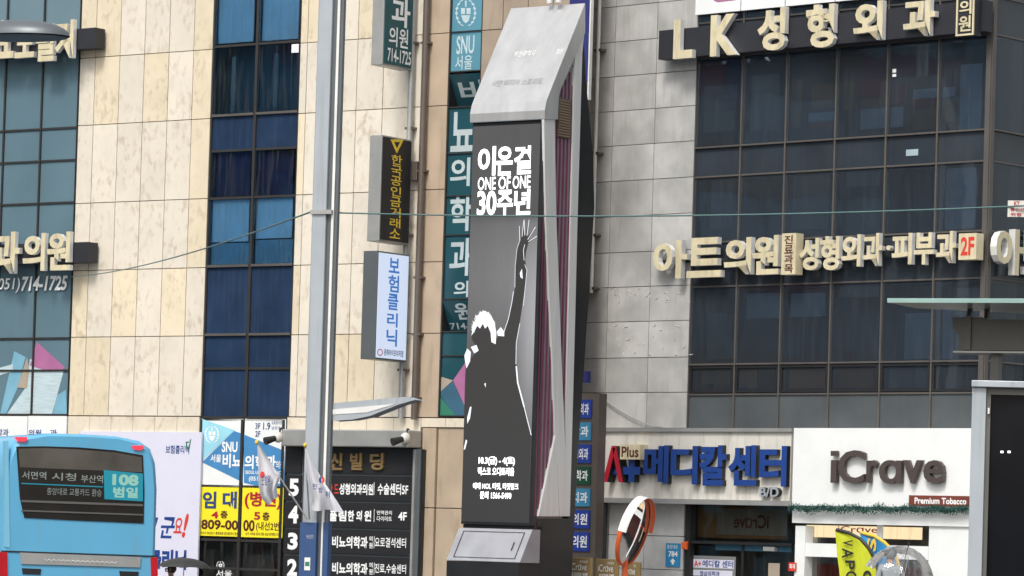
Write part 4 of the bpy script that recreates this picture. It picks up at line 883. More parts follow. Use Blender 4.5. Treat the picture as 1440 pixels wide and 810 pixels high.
def stroke(L, wd_):
    P2 = FK.pts(L, wz)
    for a_, c_ in zip(P2, P2[1:]):
        d_ = Vector((c_[0] - a_[0], c_[1] - a_[1])); 
        if d_.length < 1e-5: continue
        d_.normalize(); n2 = Vector((-d_.y, d_.x)) * wd_ * .36; b.add([FK.P(a_[0] - n2.x, a_[1] - n2.y, wz), FK.P(c_[0] - n2.x, c_[1] - n2.y, wz), FK.P(c_[0] + n2.x, c_[1] + n2.y, wz), FK.P(a_[0] + n2.x, a_[1] + n2.y, wz)], [(0, 1, 2, 3)])
stroke([(709, 466), (715, 448), (720, 424), (722, 410)], .014); stroke([(724, 404), (724.5, 374), (727, 350), (731, 338)], .009)
stroke([(737, 366), (736, 352), (738, 344)], .012); stroke([(736, 430), (738, 410), (741, 380), (738, 372)], .01); stroke([(725.5, 512), (726, 482), (731, 455)], .012)
stroke([(726, 515), (728, 538), (737, 572)], .034); stroke([(737, 572), (747, 612)], .018)
for L_ in ([(731, 338), (730.5, 318)], [(734, 333), (737, 309), (738, 331)], [(741, 331), (744, 309)], [(742, 337), (753, 319)], [(743, 340), (755, 332)]): stroke(L_, .013)
for P_ in ([(657, 587), (661, 572), (663, 572), (661, 588), (657, 596)], [(652, 632), (655, 618), (657, 620), (654, 632)], [(681, 540), (683, 538), (683, 545)], [(653, 500), (657, 490), (662, 495), (661, 508), (656, 518), (654, 508)], [(662, 488), (670, 485), (673, 493), (667, 497)], [(731, 384), (734, 378), (735, 392), (732, 390)],
           [(663, 472), (666, 455), (672, 443), (680, 437), (688, 441), (695, 452), (698, 468), (697, 484), (691, 481), (690, 468), (686, 458), (682, 462), (679, 455), (675, 462), (671, 458), (667, 466)], [(699, 466), (704, 460), (709, 466), (709, 473), (700, 472)]): b.flat(FK, FK.pts(P_, wz), wz)
rq = random.Random(11)
for k_ in range(60):
    a_ = math.pi * (.02 + .96 * rq.random()); x_ = 680 - 15.5 * math.cos(a_); y_ = 466 - 27 * math.sin(a_); l_ = rq.uniform(2.5, 7)
    stroke([(x_ - 1.0 * math.cos(a_) * rq.uniform(0, 2.0), y_ - rq.uniform(0, 3)), (x_ + (680 - x_) * .06 * l_ / 3 + rq.uniform(-1.2, 1.2), y_ + l_ * .9)], .011)
b.build('figure_rim_light', M['scr_edge'], display)
# cap: hood that leans back over the screen
vc = SK.uv(765, 163)[1]; sl0 = SK.uv(768, 160)[0]
prof = [(-.03, vtop + .004), (-.02, vtop + .30), (.05, vtop + .55)]
top = SK.uv(821, 3); prof += [(top[0] - .0, top[1])]
back = [(top[0], SK.uv(819, 45)[1])]
inner = SK.uv(784, 132); 
cap = SK.pts([(764, 168), (764, 155), (766.5, 142), (771, 130), (821, 4), (821, 46), (808, 77), (788, 122), (784, 134), (782.5, 168)])
prof = [cap[0], cap[1], cap[3], cap[4]]
b = MB(); wid = (uk1 - uk0) + .04
b.prism(SK, cap, 0.028, -wid); b.build('hood', M['khood'], t, bevel=.015, fixn=True)
def hoodP(f_, s_):   # on the sloping hood face
    a_, c_ = prof[2], prof[3]; q_ = (a_[0] + (c_[0] - a_[0]) * f_, a_[1] + (c_[1] - a_[1]) * f_); return q_, s_
def hoodtext(txt, f0, f1, s0, s1, mat):
    V, Fs = text_geo(txt, .0, False); b = MB(); a_, c_ = prof[2], prof[3]; nrm = Vector((-(c_[1] - a_[1]), (c_[0] - a_[0]))).normalized()
    b.add([SK.P(a_[0] + (c_[0] - a_[0]) * (f0 + (f1 - f0) * p[1]) + nrm[0] * .012, a_[1] + (c_[1] - a_[1]) * (f0 + (f1 - f0) * p[1]) + nrm[1] * .012, -wid * (1 - (s0 + (s1 - s0) * p[0]))) for p in V], [f for f, _ in Fs]); b.build('lettering', mat, t)
hoodtext('서면 미디어 스트리트', .10, .17, .17, .86, M['galv'])
hoodtext('부산광역시', .42, .485, .32, .60, M['lettw']); hoodtext('부산', .42, .485, .9, .98, M['lettw'])
# side structure, drawn on the side plane
def sprism(L, w0, w1, m, name): b = MB(); b.prism(SK, SK.pts(L), w0, w1); return b.build(name, m, t, bevel=.01, fixn=True)
sprism([(764, 168), (779, 168), (781, 300), (785, 405), (788.5, 505), (793, 610), (799, 726), (786, 726), (780, 610), (776, 505), (771, 405), (766.5, 300)], -.03, .015, M['kwhite'], 'front_brace')
sprism([(821, 46), (818, 75), (811.5, 300), (809, 405), (806.5, 505), (800.5, 726), (792, 726), (795, 600), (797, 505), (799.5, 405), (802, 300), (807, 110), (808, 78)], -.03, .012, M['kwhite'], 'rear_post')
sprism([(780, 612), (785, 726), (756, 726)], -.03, .02, M['kwhite'], 'foot_plate')
q_ = SK.uv(800, 500)[0]; b = MB(); b.prism(SK, [(.1, vbot - .02), (.1, vtop + .1), (q_ - .02, vtop + 1.1), (q_ - .02, vbot - .02)], -wid + .1, -.03); b.build('inner_panel', M['mauve'], t)
for k_ in range(9):
    a_ = SK.uv(760 + 5.2 * k_, 500)[0]
    if a_ > q_ - .03: break
    b = MB(); b.box(SK, a_ - .016, a_ + .016, SK.uv(770, 726)[1], vtop + min(1.0, a_ * 1.15), -.029, -.016); b.build('stripe', M['magenta'], t)
b = MB(); b.pbox(SK, 785, 138, 803, 194, -.012, .0); o = b.build('louver_box', M['pipe'], t)
b = MB()
for k_ in range(14):
    y = 141 + k_ * 3.8; b.pbox(SK, 786, y, 802, y + 1.9, 0.001, .012)
b.build('louver_slat', M['louver'], o)
sprism([(822, 30), (826, 110), (836, 215), (838, 290), (830, 420), (815, 640), (806, 812), (797, 812), (802, 728), (812, 300), (818, 100)], -.5, -.03, M['kblack'], 'back_fin')
sprism([(757, 729), (802, 729), (800, 1000), (742, 1000)], -wid, -.02, M['kblack'], 'base')
# sloping console below the screen
v1 = vbot - .06; v2 = FK.uv(697, 790)[1]
b = MB(); b.box(FK, uk0, uk1, v1 + .004, vbot - .004, -.3, -.06); b.build('recess_gap', M['black'], t)  # recessed black strip under the screen
b = MB(); b.prism(SK, [(-.02, v1), (-.35, v2), (.2, v2), (.2, v1)], 0.0, -wid); b.build('console', M['kgrey'], t, bevel=.012, fixn=True)
b = MB(); dd = [(-.02 - .33 * f_ - .006, v1 + (v2 - v1) * f_ + .003) for f_ in (.1, .9)]
for s0, s1, f0, f1 in ((.08, .92, .10, .115), (.08, .92, .885, .90), (.08, .09, .1, .9), (.91, .92, .1, .9), (.82, .835, .4, .65)):
    V = [SK.P(-.02 - .33 * f_ - .008, v1 + (v2 - v1) * f_ + .005, -wid * (1 - s_)) for f_, s_ in ((f0, s0), (f1, s0), (f1, s1), (f0, s1))]; b.add(V, [(0, 1, 2, 3)])
b.build('hatch_line', M['black'], t, fixn=True)
b = MB(); b.prism(SK, [(-.35, v2 - .004), (-.35, gk), (.2, gk), (.2, v2 - .004)], -.01, -wid + .01); b.build('plinth', M['kblack'], t, fixn=True)
# support tube on top
b = MB(); p = SK.P(top[0] - .1, top[1], -wid * .3); b.tube([p, p + Vector((0, 0, 1.0))], .05, 8); p = SK.P(top[0] - .1, top[1], -wid * .42); b.tube([p, p + Vector((0, 0, 1.0))], .05, 8); b.build('antenna_mast', M['lside'], t)

# ================================================================== GREY POLE WITH FLAGS
FP = facing(453, 33.0, 25)
t = thing('utility_pole', 'tall grey steel pole with pale stripe and blue wrap at its foot', 'pole', FP.P(0, gz(-1.5), -.1))
a0 = FP.uv(432, 500)[0]; a1 = FP.uv(452, 500)[0]; a2 = FP.uv(458.5, 500)[0]; a3 = FP.uv(462, 500)[0]; a4 = FP.uv(467, 500)[0]
vw = FP.uv(450, 735)[1]; gp = gz(-1.5)
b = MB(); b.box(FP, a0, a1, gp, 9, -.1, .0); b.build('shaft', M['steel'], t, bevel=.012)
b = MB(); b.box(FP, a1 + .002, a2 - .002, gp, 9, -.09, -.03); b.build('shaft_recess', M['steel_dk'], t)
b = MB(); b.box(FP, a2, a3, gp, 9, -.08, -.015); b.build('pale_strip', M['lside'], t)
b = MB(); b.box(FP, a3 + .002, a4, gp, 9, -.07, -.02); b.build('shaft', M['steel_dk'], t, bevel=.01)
b = MB(); b.box(FP, a0 - .012, a1 + .01, gp + .01, vw, -.11, .012); b.build('foot_wrap', M['pole_wrap'], t)
b = MB(); b.box(FP, a3 - .005, a4 + .012, gp + .01, vw + .005, -.08, -.008); b.build('foot_wrap', M['pole_wrap'], t)
b = MB(); b.pbox(FP, 428, 784, 436, 802, .012, .016); o = b.build('notice_sticker', M['white'], t); b = MB(); b.pbox(FP, 429, 790, 435, 796, .016, .018); b.build('sticker_print', M['green_film'], o)
b = MB(); b.ptext('부산진구', FP, 431, 752, 441, 758, .016, bold=.02); b.build('lettering', M['steel'], t)
b = MB(); b.pbox(FP, 436, 295, 466, 301, -.12, .02); b.build('clamp_band', M['galv'], t)
# streetlight-like arm to the right
yv = FP.uv(470, 578)[1]
b = MB(); P_ = [(466, 567), (570, 558), (584, 562), (560, 569), (520, 585), (495, 590), (466, 592)]
b.prism(FP, FP.pts(P_, -.05), -.22, -.05); b.build('lamp_arm', M['steel'], t, bevel=.03)
b = MB(); b.prism(FP, FP.pts([(466, 576), (556, 568), (516, 580), (466, 583)], -.046), -.05, -.045); b.build('lamp_lens', M['lside'], t)
def flag(tag_, px0, py0, px1, py1, P_, label, txts, circ):
    """staff from the bracket up to its finial, cloth draped from it"""
    t = thing('flag', label, 'flag', FP.P(*FP.uv(px0, py0, .05), .05), 'white flags on the pole')
    A = FP.P(*FP.uv(px0, py0, .05), .05); B = FP.P(*FP.uv(px1, py1, .35), .35)
    b = MB(); b.tube([A, B], .008, 6); b.build('staff', M['galv'], t)
    b = MB(); b.ellip(B, .018, .018, .022, n=10, m=6); b.build('finial', M['gold'], t)
    # cloth as a grid between outline quads (top-left, top-right, bottom-right, bottom-left)
    b = MB(); n_ = 14; V = []; wv = lambda i, j: .1 + .05 * math.sin(i * .9 + j * .35) * (j / n_) + .25 * (1 - j / n_)
    def C(i, j):
        f_, g_ = i / n_, j / n_; L_, R_ = P_['l'], P_['r']
        def along(Q, g):
            k_ = g * (len(Q) - 1); a_ = min(int(k_), len(Q) - 2); return (Q[a_][0] + (Q[a_ + 1][0] - Q[a_][0]) * (k_ - a_), Q[a_][1] + (Q[a_ + 1][1] - Q[a_][1]) * (k_ - a_))
        l_, r_ = along(L_, g_), along(R_, g_); x = l_[0] + (r_[0] - l_[0]) * f_; y = l_[1] + (r_[1] - l_[1]) * f_ + 1.3 * math.sin(f_ * 9) * g_
        w_ = wv(i, j); return FP.P(*FP.uv(x, y, w_), w_)
    G = [C(i, j) for j in range(n_ + 1) for i in range(n_ + 1)]
    b.add(G, [(j * (n_ + 1) + i, (j + 1) * (n_ + 1) + i, (j + 1) * (n_ + 1) + i + 1, j * (n_ + 1) + i + 1) for j in range(n_) for i in range(n_)], 0, True)
    cl = b.build('flag_cloth', M['flag_w'], t)
    for (s_, x0, y0, x1, y1, m) in txts:
        b = MB(); u0, u1, v0, v1 = FP.bx(x0, y0, x1, y1, .36); b.text(s_, FP, u0, u1, v0, v1, .36, bold=.02); b.build('lettering', M[m], cl)
    for (x, y, r_, m, a_0, a_1) in circ:
        b = MB(); Q = [(x + r_ * math.cos(R(a_0 + (a_1 - a_0) * k_ / 8)), y + 1.4 * r_ * math.sin(R(a_0 + (a_1 - a_0) * k_ / 8))) for k_ in range(9)]; b.flat(FP, FP.pts(Q, .358), .358); b.build('emblem', M[m], cl)
flag('a', 432, 730, 361, 622, {'l': [(362, 626), (363, 650), (363, 680), (367, 700), (377, 711)], 'r': [(364, 627), (376, 645), (394, 670), (389, 684), (391, 697)]}, 'drooping white flag left of the pole, hanging from a slanted staff', [('민방위', 368, 668, 380, 683, 'navy')], [(369, 668, 3.6, 'red_b', 0, 360)])
flag('b', 435, 730, 429, 626, {'l': [(429, 630), (429, 655), (433, 680), (439, 700), (438, 717)], 'r': [(431, 631), (441, 652), (452, 672), (468, 695), (483, 719)]}, 'white flag in front of the pole, hanging from an upright staff', [('민', 440, 680, 446, 688, 'navy'), ('방', 448, 685, 454, 693, 'navy'), ('위', 457, 691, 464, 700, 'navy')], [(452, 675, 3.6, 'navy', 90, 270), (453, 675, 3.6, 'red_b', -90, 90)])

# cables
def cable(pts, r, label, mat):
    b = MB(); b.tube(pts, r, 6); return tag(b.build('overhead_cable', mat), label, 'cable')
pa = FP.P(*FP.uv(437, 298, .0), .0)
q0 = FL.P(*FL.uv(100, 389, .1), .1)
def sagline(A, B, sag, n_=16): return [A.lerp(B, i / n_) - Vector((0, 0, sag * 4 * (i / n_) * (1 - i / n_))) for i in range(n_ + 1)]
cable(sagline(q0, pa, .12), .008, 'thin cable from the left facade up to the grey pole', M['cable'])
pb = at(1470, 288, 30.0)
ps = FP.P(*FP.uv(467, 299, -.1), -.1)
cable(sagline(ps, pb, .06), .0075, 'pale green cable strung from the pole across to the right edge', M['cable'])
p0 = ps.lerp(pb, .955); FTg = facing(1428, p0.y, 10)
b = MB(); uu = FTg.bx(1417, 282, 1450, 305, .02); b.box(FTg, uu[0], uu[1], uu[2], uu[3], 0, .012); o = tag(b.build('cable_tag', M['beige_film'] if False else M['offwhite']), 'pale tag with red print hanging on the cable at the right edge', 'cable tag')
b = MB(); b.ptext('KT', FTg, 1426, 283, 1434, 289, .016, bold=.02); b.ptext('통신선', FTg, 1421, 292, 1440, 297, .016, bold=.02); b.ptext('위험', FTg, 1421, 299, 1436, 304, .016, bold=.02); b.build('lettering', M['red_l'], o)

# street lamp head at the upper left
FS = facing(20, 36.0, 20)
t = thing('street_lamp', 'domed dark grey street lamp head in front of the upper left letters', 'street lamp', FS.P(*FS.uv(-260, 900), 0))
cx, cy = FS.uv(28, 52); ru = FS.uv(96, 52)[0] - cx; b = MB()
V = []; Fq = []; nn = 24; mm = 7
for i in range(mm + 1):
    a_ = math.pi / 2 * i / mm
    for j in range(nn):
        q_ = 2 * math.pi * j / nn; V.append(FS.P(cx + ru * math.sin(a_) * math.cos(q_), cy + .17 * math.cos(a_) , ru * .55 * math.sin(a_) * math.sin(q_)))
for i in range(mm):
    for j in range(nn): Fq.append((i * nn + j, (i + 1) * nn + j, (i + 1) * nn + (j + 1) % nn, i * nn + (j + 1) % nn))
b.add(V, Fq, 0, True); b.build('lamp_shade', M['steel_dk'], t, fixn=True)
b = MB(); b.add([FS.P(cx + ru * .96 * math.cos(2 * math.pi * j / nn), cy - .012, ru * .53 * math.sin(2 * math.pi * j / nn)) for j in range(nn)], [tuple(reversed(range(nn)))]); b.build('lamp_lens', M['black'], t)
pA = FS.P(cx - ru * .8, cy + .08, 0); pC = FS.P(*FS.uv(-260, 60), 0)
b = MB(); b.tube([pA, pC], .05, 8); b.build('arm', M['steel_dk'], t)
b = MB(); b.tube([Vector((pC.x, pC.y, gz(pC.x))), pC], [.1, .06], 10); b.build('post', M['steel_dk'], t)

# ================================================================== BUS
FB = facing(113, 53.0, -22)
gb = gz(-6.5)
bu0, bu1 = FB.uv(3, 700)[0], FB.uv(224, 700)[0]; um_ = (bu0 + bu1) / 2; hw = (bu1 - bu0) / 2; vroof = FB.uv(90, 609)[1]
t = thing('city_bus', 'sky blue city bus seen from behind at the lower left', 'bus', FB.P(um_, gb, -5.2))
def ring(w, inset=0.0, low=None):
    """cross-section of the body: crowned roof, rounded shoulders, straight sides"""
    z0 = gb + .32; pts = [(-hw + .02 + inset, z0), (-hw + inset, z0 + .5), (-hw + inset + .01, vroof - .75), (-hw + .05 + inset, vroof - .38), (-hw + .13 + inset, vroof - .18), (-hw + .3 + inset, vroof - .07), (-hw * .45, vroof - .012), (0, vroof)]
    pts = [(u, v - inset * .6 if v > 1 else v) for u, v in pts]
    pts = pts + [(-u, v) for u, v in reversed(pts[:-1])]
    return [FB.P(um_ + u, v, w) for u, v in pts]
rings = [ring(-.0, .07), ring(-.05, .02), ring(-.14, 0), ring(-3, 0), ring(-7.5, 0), ring(-10.4, 0), ring(-10.6, .06)]
b = MB(); V = [p for r_ in rings for p in r_]; n_ = len(rings[0])
b.add(V, [(k_ * n_ + j, (k_ + 1) * n_ + j, (k_ + 1) * n_ + (j + 1) % n_, k_ * n_ + (j + 1) % n_) for k_ in range(len(rings) - 1) for j in range(n_)], 0, True)
b.add(V, [tuple(range(n_)), tuple(reversed(range((len(rings) - 1) * n_, len(rings) * n_)))], 0)
body_o = b.build('body', M['bus'], t, fixn=True)
b = MB(); win = [(23, 628), (60, 627.5), (110, 629), (160, 633), (201, 640), (203, 690), (202, 736), (110, 732), (34, 728), (28, 700)]
b.prism(FB, FB.pts(win, .01), -.02, .012); rw = b.build('rear_window', M['rear_glass'], t)
b = MB(); b.prism(FB, FB.pts([(26, 631), (60, 630), (110, 632), (160, 636), (199, 643), (200, 664), (28, 657)], .013), .010, .0135); b.build('reflection_band', M['rear_refl'], rw)  # paler strip paints a reflection across the top of the rear window
b = MB()
for k_, (y0, y1) in enumerate(((703, 706), (717, 719))): b.prism(FB, FB.pts([(30, y0), (201, y0 + 6), (201, y1 + 6), (30, y1)], .014), .012, .02)
b.build('glass_bar', M['shelter'], rw)
b = MB(); b.prism(FB, FB.pts([(146, 661), (201, 666), (201, 705), (147, 702)], .016), .012, .018); o = b.build('route_panel', M['led_teal'], rw)
b = MB(); b.ptext('108', FB, 158, 667, 195, 683, .022, bold=.05); b.ptext('범일', FB, 159, 685, 194, 700, .022, bold=.04); b.build('lettering', M['led_num'], o)
b = MB(); 
for s_, x0, x1, y in (('서면역', 31, 65, 663), ('시청', 73, 107, 665), ('부산역', 114, 145, 668)): b.ptext(s_, FB, x0, y, x1, y + 11, .016, bold=.01)
b.ptext('중앙대로 교통카드 환승', FB, 66, 687, 143, 697, .016, bold=.0); b.build('lettering', M['led'], rw)
b = MB(); b.prism(FB, FB.pts([(30, 679), (145, 684), (145, 685.5), (30, 680.5)], .016), .012, .016); b.build('lettering_rule', M['led_teal'], rw)
for x, y in ((30.5, 618), (194, 630)):
    b = MB(); p = FB.P(*FB.uv(x, y, .0), -.01); b.prism(FB, FB.pts([(x - 9, y - 3.4), (x + 7, y - 3.6), (x + 9, y), (x + 4, y + 3.2), (x - 5, y + 2.4)], .03), -.05, .03); b.build('clearance_lamp', M['tail_on'], t, bevel=.01)
b = MB(); b.prism(FB, FB.pts([(2, 774), (222, 781.5), (222, 783.5), (2, 776)], .01), -.01, .01); b.build('body_seam', M['black'], t)
b = MB(); b.prism(FB, FB.pts([(28, 777), (198, 783.5), (197, 798), (30, 793)], .02), -.01, .02); o = b.build('engine_grille', M['galv'], t, bevel=.008)
b = MB(); b.tube([FB.P(*FB.uv(62 + k_ * 3.4, 787.5 + k_ * .14 + (1.3 if k_ % 2 else -1.3), .022), .022) for k_ in range(31)], .006, 5); b.build('embossed_script', M['lside'], o)
for pts_ in ([(-1, 776), (10, 776.5), (12, 850), (-1, 850)], [(212, 784), (222, 784), (222, 850), (214, 850)]):
    b = MB(); b.prism(FB, FB.pts(pts_, .02), -.06, .02); b.build('tail_lamp', M['tail'], t, bevel=.012)
b = MB(); b.prism(FB, FB.pts([(6, 620), (12, 620), (14, 770), (6, 769)], .012), -.05, .008); b.build('corner_highlight', M['bus_lt'], t, bevel=.004)  # pale strip paints the highlight along the rear corner
for x0 in (31, 168):
    b = MB(); b.prism(FB, FB.pts([(x0, 799 + (x0 > 99) * 4), (x0 + 27, 800 + (x0 > 99) * 4), (x0 + 26, 808 + (x0 > 99) * 4), (x0 + 1, 807 + (x0 > 99) * 4)], .012), -.02, .012); b.build('vent', M['black'], t)
b = MB(); b.pbox(FB, 20, 850, 205, 880, -.05, .06); b.build('bumper', M['black'], t)
for sgn, wn in ((1, 'side_window'), (-1, 'side_window')):
    for k_ in range(6):
        b = MB(); b.box(FB, um_ + sgn * (hw - .02), um_ + sgn * (hw + .006), vroof - 1.45, vroof - .62, -.9 - k_ * 1.6, -2.3 - k_ * 1.6); b.build(wn, M['rear_glass'], t)
    for w_ in (-2.6, -8.0):
        c_ = FB.P(um_ + sgn * (hw - .16), gb + .48, w_); b = MB(); b.tube([c_ - FB.u * .13, c_ + FB.u * .13], .48, 20); o = b.build('wheel', M['rubber'], t)
        b = MB(); b.tube([c_ + FB.u * sgn * .12, c_ + FB.u * sgn * .14], .26, 16); b.build('rim', M['galv'], o)

# ================================================================== STREET FURNITURE
# convex traffic mirror
FMr = facing(893, 57.0, -67)
t = thing('traffic_mirror', 'round convex traffic mirror with orange hood and post, tilted edge-on', 'traffic mirror', FMr.P(-.02, gz(2) + .13, 0))
c_ = FMr.P(*FMr.uv(892, 748, 0), 0); Rm = .57
nrm = (FMr.n + Vector((0, 0, -.27))).normalized(); hx = FMr.u; 
# lean of the disc in its own plane's vertical axis
vx = (Vector((0, 0, 1)) + FMr.u * .0).normalized(); vx = (vx - nrm * vx.dot(nrm)).normalized(); hx = vx.cross(nrm).normalized()
def disc(r_, w_, j, n_=32): a_ = 2 * math.pi * j / n_; return c_ + hx * (r_ * math.cos(a_)) + vx * (r_ * math.sin(a_)) + nrm * w_
b = MB(); V = []
prof_ = [(.06, .055), (.2, .05), (.4, .028), (Rm - .025, .0)]
for r_, w_ in prof_: V += [disc(r_, w_, j) for j in range(32)]
b.add(V, [(k_ * 32 + j, (k_ + 1) * 32 + j, (k_ + 1) * 32 + (j + 1) % 32, k_ * 32 + (j + 1) % 32) for k_ in range(3) for j in range(32)] + [tuple(range(32))], 0, True); b.build('mirror_face', M['mirror'], t, fixn=True)
b = MB(); V = []
for r_, w_ in ((Rm - .03, .01), (Rm - .02, .02), (Rm, .012), (Rm, -.05), (Rm - .1, -.09), (.1, -.1)): V += [disc(r_, w_, j) for j in range(32)]
b.add(V, [(k_ * 32 + j, (k_ + 1) * 32 + j, (k_ + 1) * 32 + (j + 1) % 32, k_ * 32 + (j + 1) % 32) for k_ in range(5) for j in range(32)] + [tuple(range(160, 192))], 0, True); b.build('mirror_rim', M['orange'], t, fixn=True)
for nm_, prf, mt in (('mirror_hood', ((Rm + .004, -.06), (Rm + .012, .085), (Rm + .006, .087)), 'white'), ('hood_lining', ((Rm - .004, .03), (Rm + .004, .084)), 'orange')):
    b = MB(); V = []
    for r_, w_ in prf: V += [disc(r_, w_, j, 32) for j in range(0, 17)]
    b.add(V, [(k_ * 17 + j, (k_ + 1) * 17 + j, (k_ + 1) * 17 + j + 1, k_ * 17 + j + 1) for k_ in range(len(prf) - 1) for j in range(16)], 0, True); b.build(nm_, M[mt], t)
b = MB(); p = c_ - nrm * .14 ; b.tube([Vector((p.x, p.y, gz(2) + .13)), Vector((p.x, p.y, c_.z + .1))], .045, 10); b.tube([Vector((p.x, p.y, c_.z)), c_ - nrm * .08], .03, 8); b.build('post', M['orange'], t)
# tan stand signs
for k_, (x0, x1, y0, txt) in enumerate(((798, 831, 784, 'tan iCrave stand sign nearest the media pillar'), (837, 868, 786, 'tan iCrave stand sign just left of the mirror'), (874, 899, 790, 'tan iCrave stand sign behind the mirror post'))):
    Fs = facing((x0 + x1) / 2, 58.5 + k_ * .7, 38)
    b = MB(); u0, u1, v0, v1 = Fs.bx(x0, y0, x1, 830, 0); t = thing('stand_sign', txt, 'sign', Fs.P((u0 + u1) / 2, gz(2) + .13, 0), 'tan stand signs by the shop wall')
    b.box(Fs, u0, u1, gz(2) + .2, v1, -.06, 0); f = b.build('sign_board', M['tan'], t, bevel=.01)
    b = MB(); b.ptext('iCrɑve', Fs, x0 + 4, y0 + 8, x1 - 6, y0 + 18, .004, bold=.0); b.ptext('전자담배', Fs, x0 + 17, y0 + 4, x1 - 5, y0 + 8, .004, bold=.0); b.ptext('프리미엄 담배', Fs, x0 + 5, y0 + 21, x1 - 5, y0 + 27, .004, bold=.03); b.build('lettering', M['lettw'], f)
    b = MB(); b.box(Fs, u0 - .02, u1 + .02, gz(2) + .13, gz(2) + .2, -.25, .2); b.build('base', M['black'], t)
# feather flags
def feather(F, L, edge, mats, label, texts, xpole):
    pts = F.pts(L, 0); u0 = pts[0][0]
    t = thing('feather_flag', label, 'feather flag', F.P(u0, gz(6) + .13, 0))
    n_ = len(pts); b = MB(); m_ = 8
    # rows: left points / right points
    Lp = F.pts(edge['l'], 0); Rp = F.pts(edge['r'], 0); k_ = len(Lp); G = []
    for j in range(k_):
        for i in range(m_ + 1):
            f_ = i / m_; u = Lp[j][0] + (Rp[j][0] - Lp[j][0]) * f_; v = Lp[j][1] + (Rp[j][1] - Lp[j][1]) * f_; G.append(F.P(u, v, .025 * math.sin(f_ * 7 + j * .8) * f_))
    b.add(G, [(j * (m_ + 1) + i, (j + 1) * (m_ + 1) + i, (j + 1) * (m_ + 1) + i + 1, j * (m_ + 1) + i + 1) for j in range(k_ - 1) for i in range(m_)], 0, True)
    cl = b.build('flag_cloth', M[mats[0]], t)
    b = MB(); b.tube([F.P(u, v, .0) for u, v in Rp], .028, 8); b.build('edge_sleeve', M[mats[1]], t)
    b = MB(); b.tube([F.P(Rp[-1][0], Rp[-1][1], 0), F.P(Rp[-1][0] + .02, gz(6) + .13, 0)], .02, 8); b.build('pole', M['galv'], t)
    b = MB(); b.box(F, Rp[-1][0] - .22, Rp[-1][0] + .26, gz(6) + .13, gz(6) + .18, -.22, .22); b.build('base', M['black'], t)
    for (s_, x0, y0, x1, y1, m, bo) in texts:
        b = MB(); u0, u1, v0, v1 = F.bx(x0, y0, x1, y1, .035); b.text(s_, F, u0, u1, v0, v1, .035, bold=bo, rot=-90); b.build('lettering', M[m], cl)
F1 = facing(1205, 57.0, 30)
feather(F1, [(1175, 745)], {'l': [(1174, 745), (1175, 752), (1176, 765), (1177, 780), (1180, 800), (1182, 830), (1184, 870), (1190, 930)], 'r': [(1176, 745), (1193, 749), (1210, 758), (1222, 771), (1230, 786), (1236, 806), (1238, 840), (1238, 930)]}, ('lime', 'black'), 'lime green feather flag with black edge reading VAPO, before the white shop', [('V', 1185, 759, 1199, 768, 'black', .02), ('A', 1184, 771, 1200, 785, 'black', .02), ('P', 1188, 788, 1202, 801, 'black', .02), ('O', 1189, 803, 1205, 820, 'black', .02), ('C', 1213, 802, 1226, 820, 'black', .03)], 0)
F1b = facing(1235, 57.6, 30)
feather(F1b, [(1210, 750)], {'l': [(1209, 749), (1211, 758), (1216, 770), (1224, 785), (1232, 800), (1236, 830), (1238, 870), (1240, 930)], 'r': [(1211, 749), (1230, 754), (1244, 763), (1254, 773), (1262, 788), (1266, 806), (1267, 840), (1262, 930)]}, ('flag_blue', 'flag_gold'), 'blue feather flag with golden edge behind the lime green one', [('S', 1219, 757, 1232, 776, 'flag_gold', .03), ('A', 1226, 778, 1238, 792, 'flag_gold', .03)], 0)

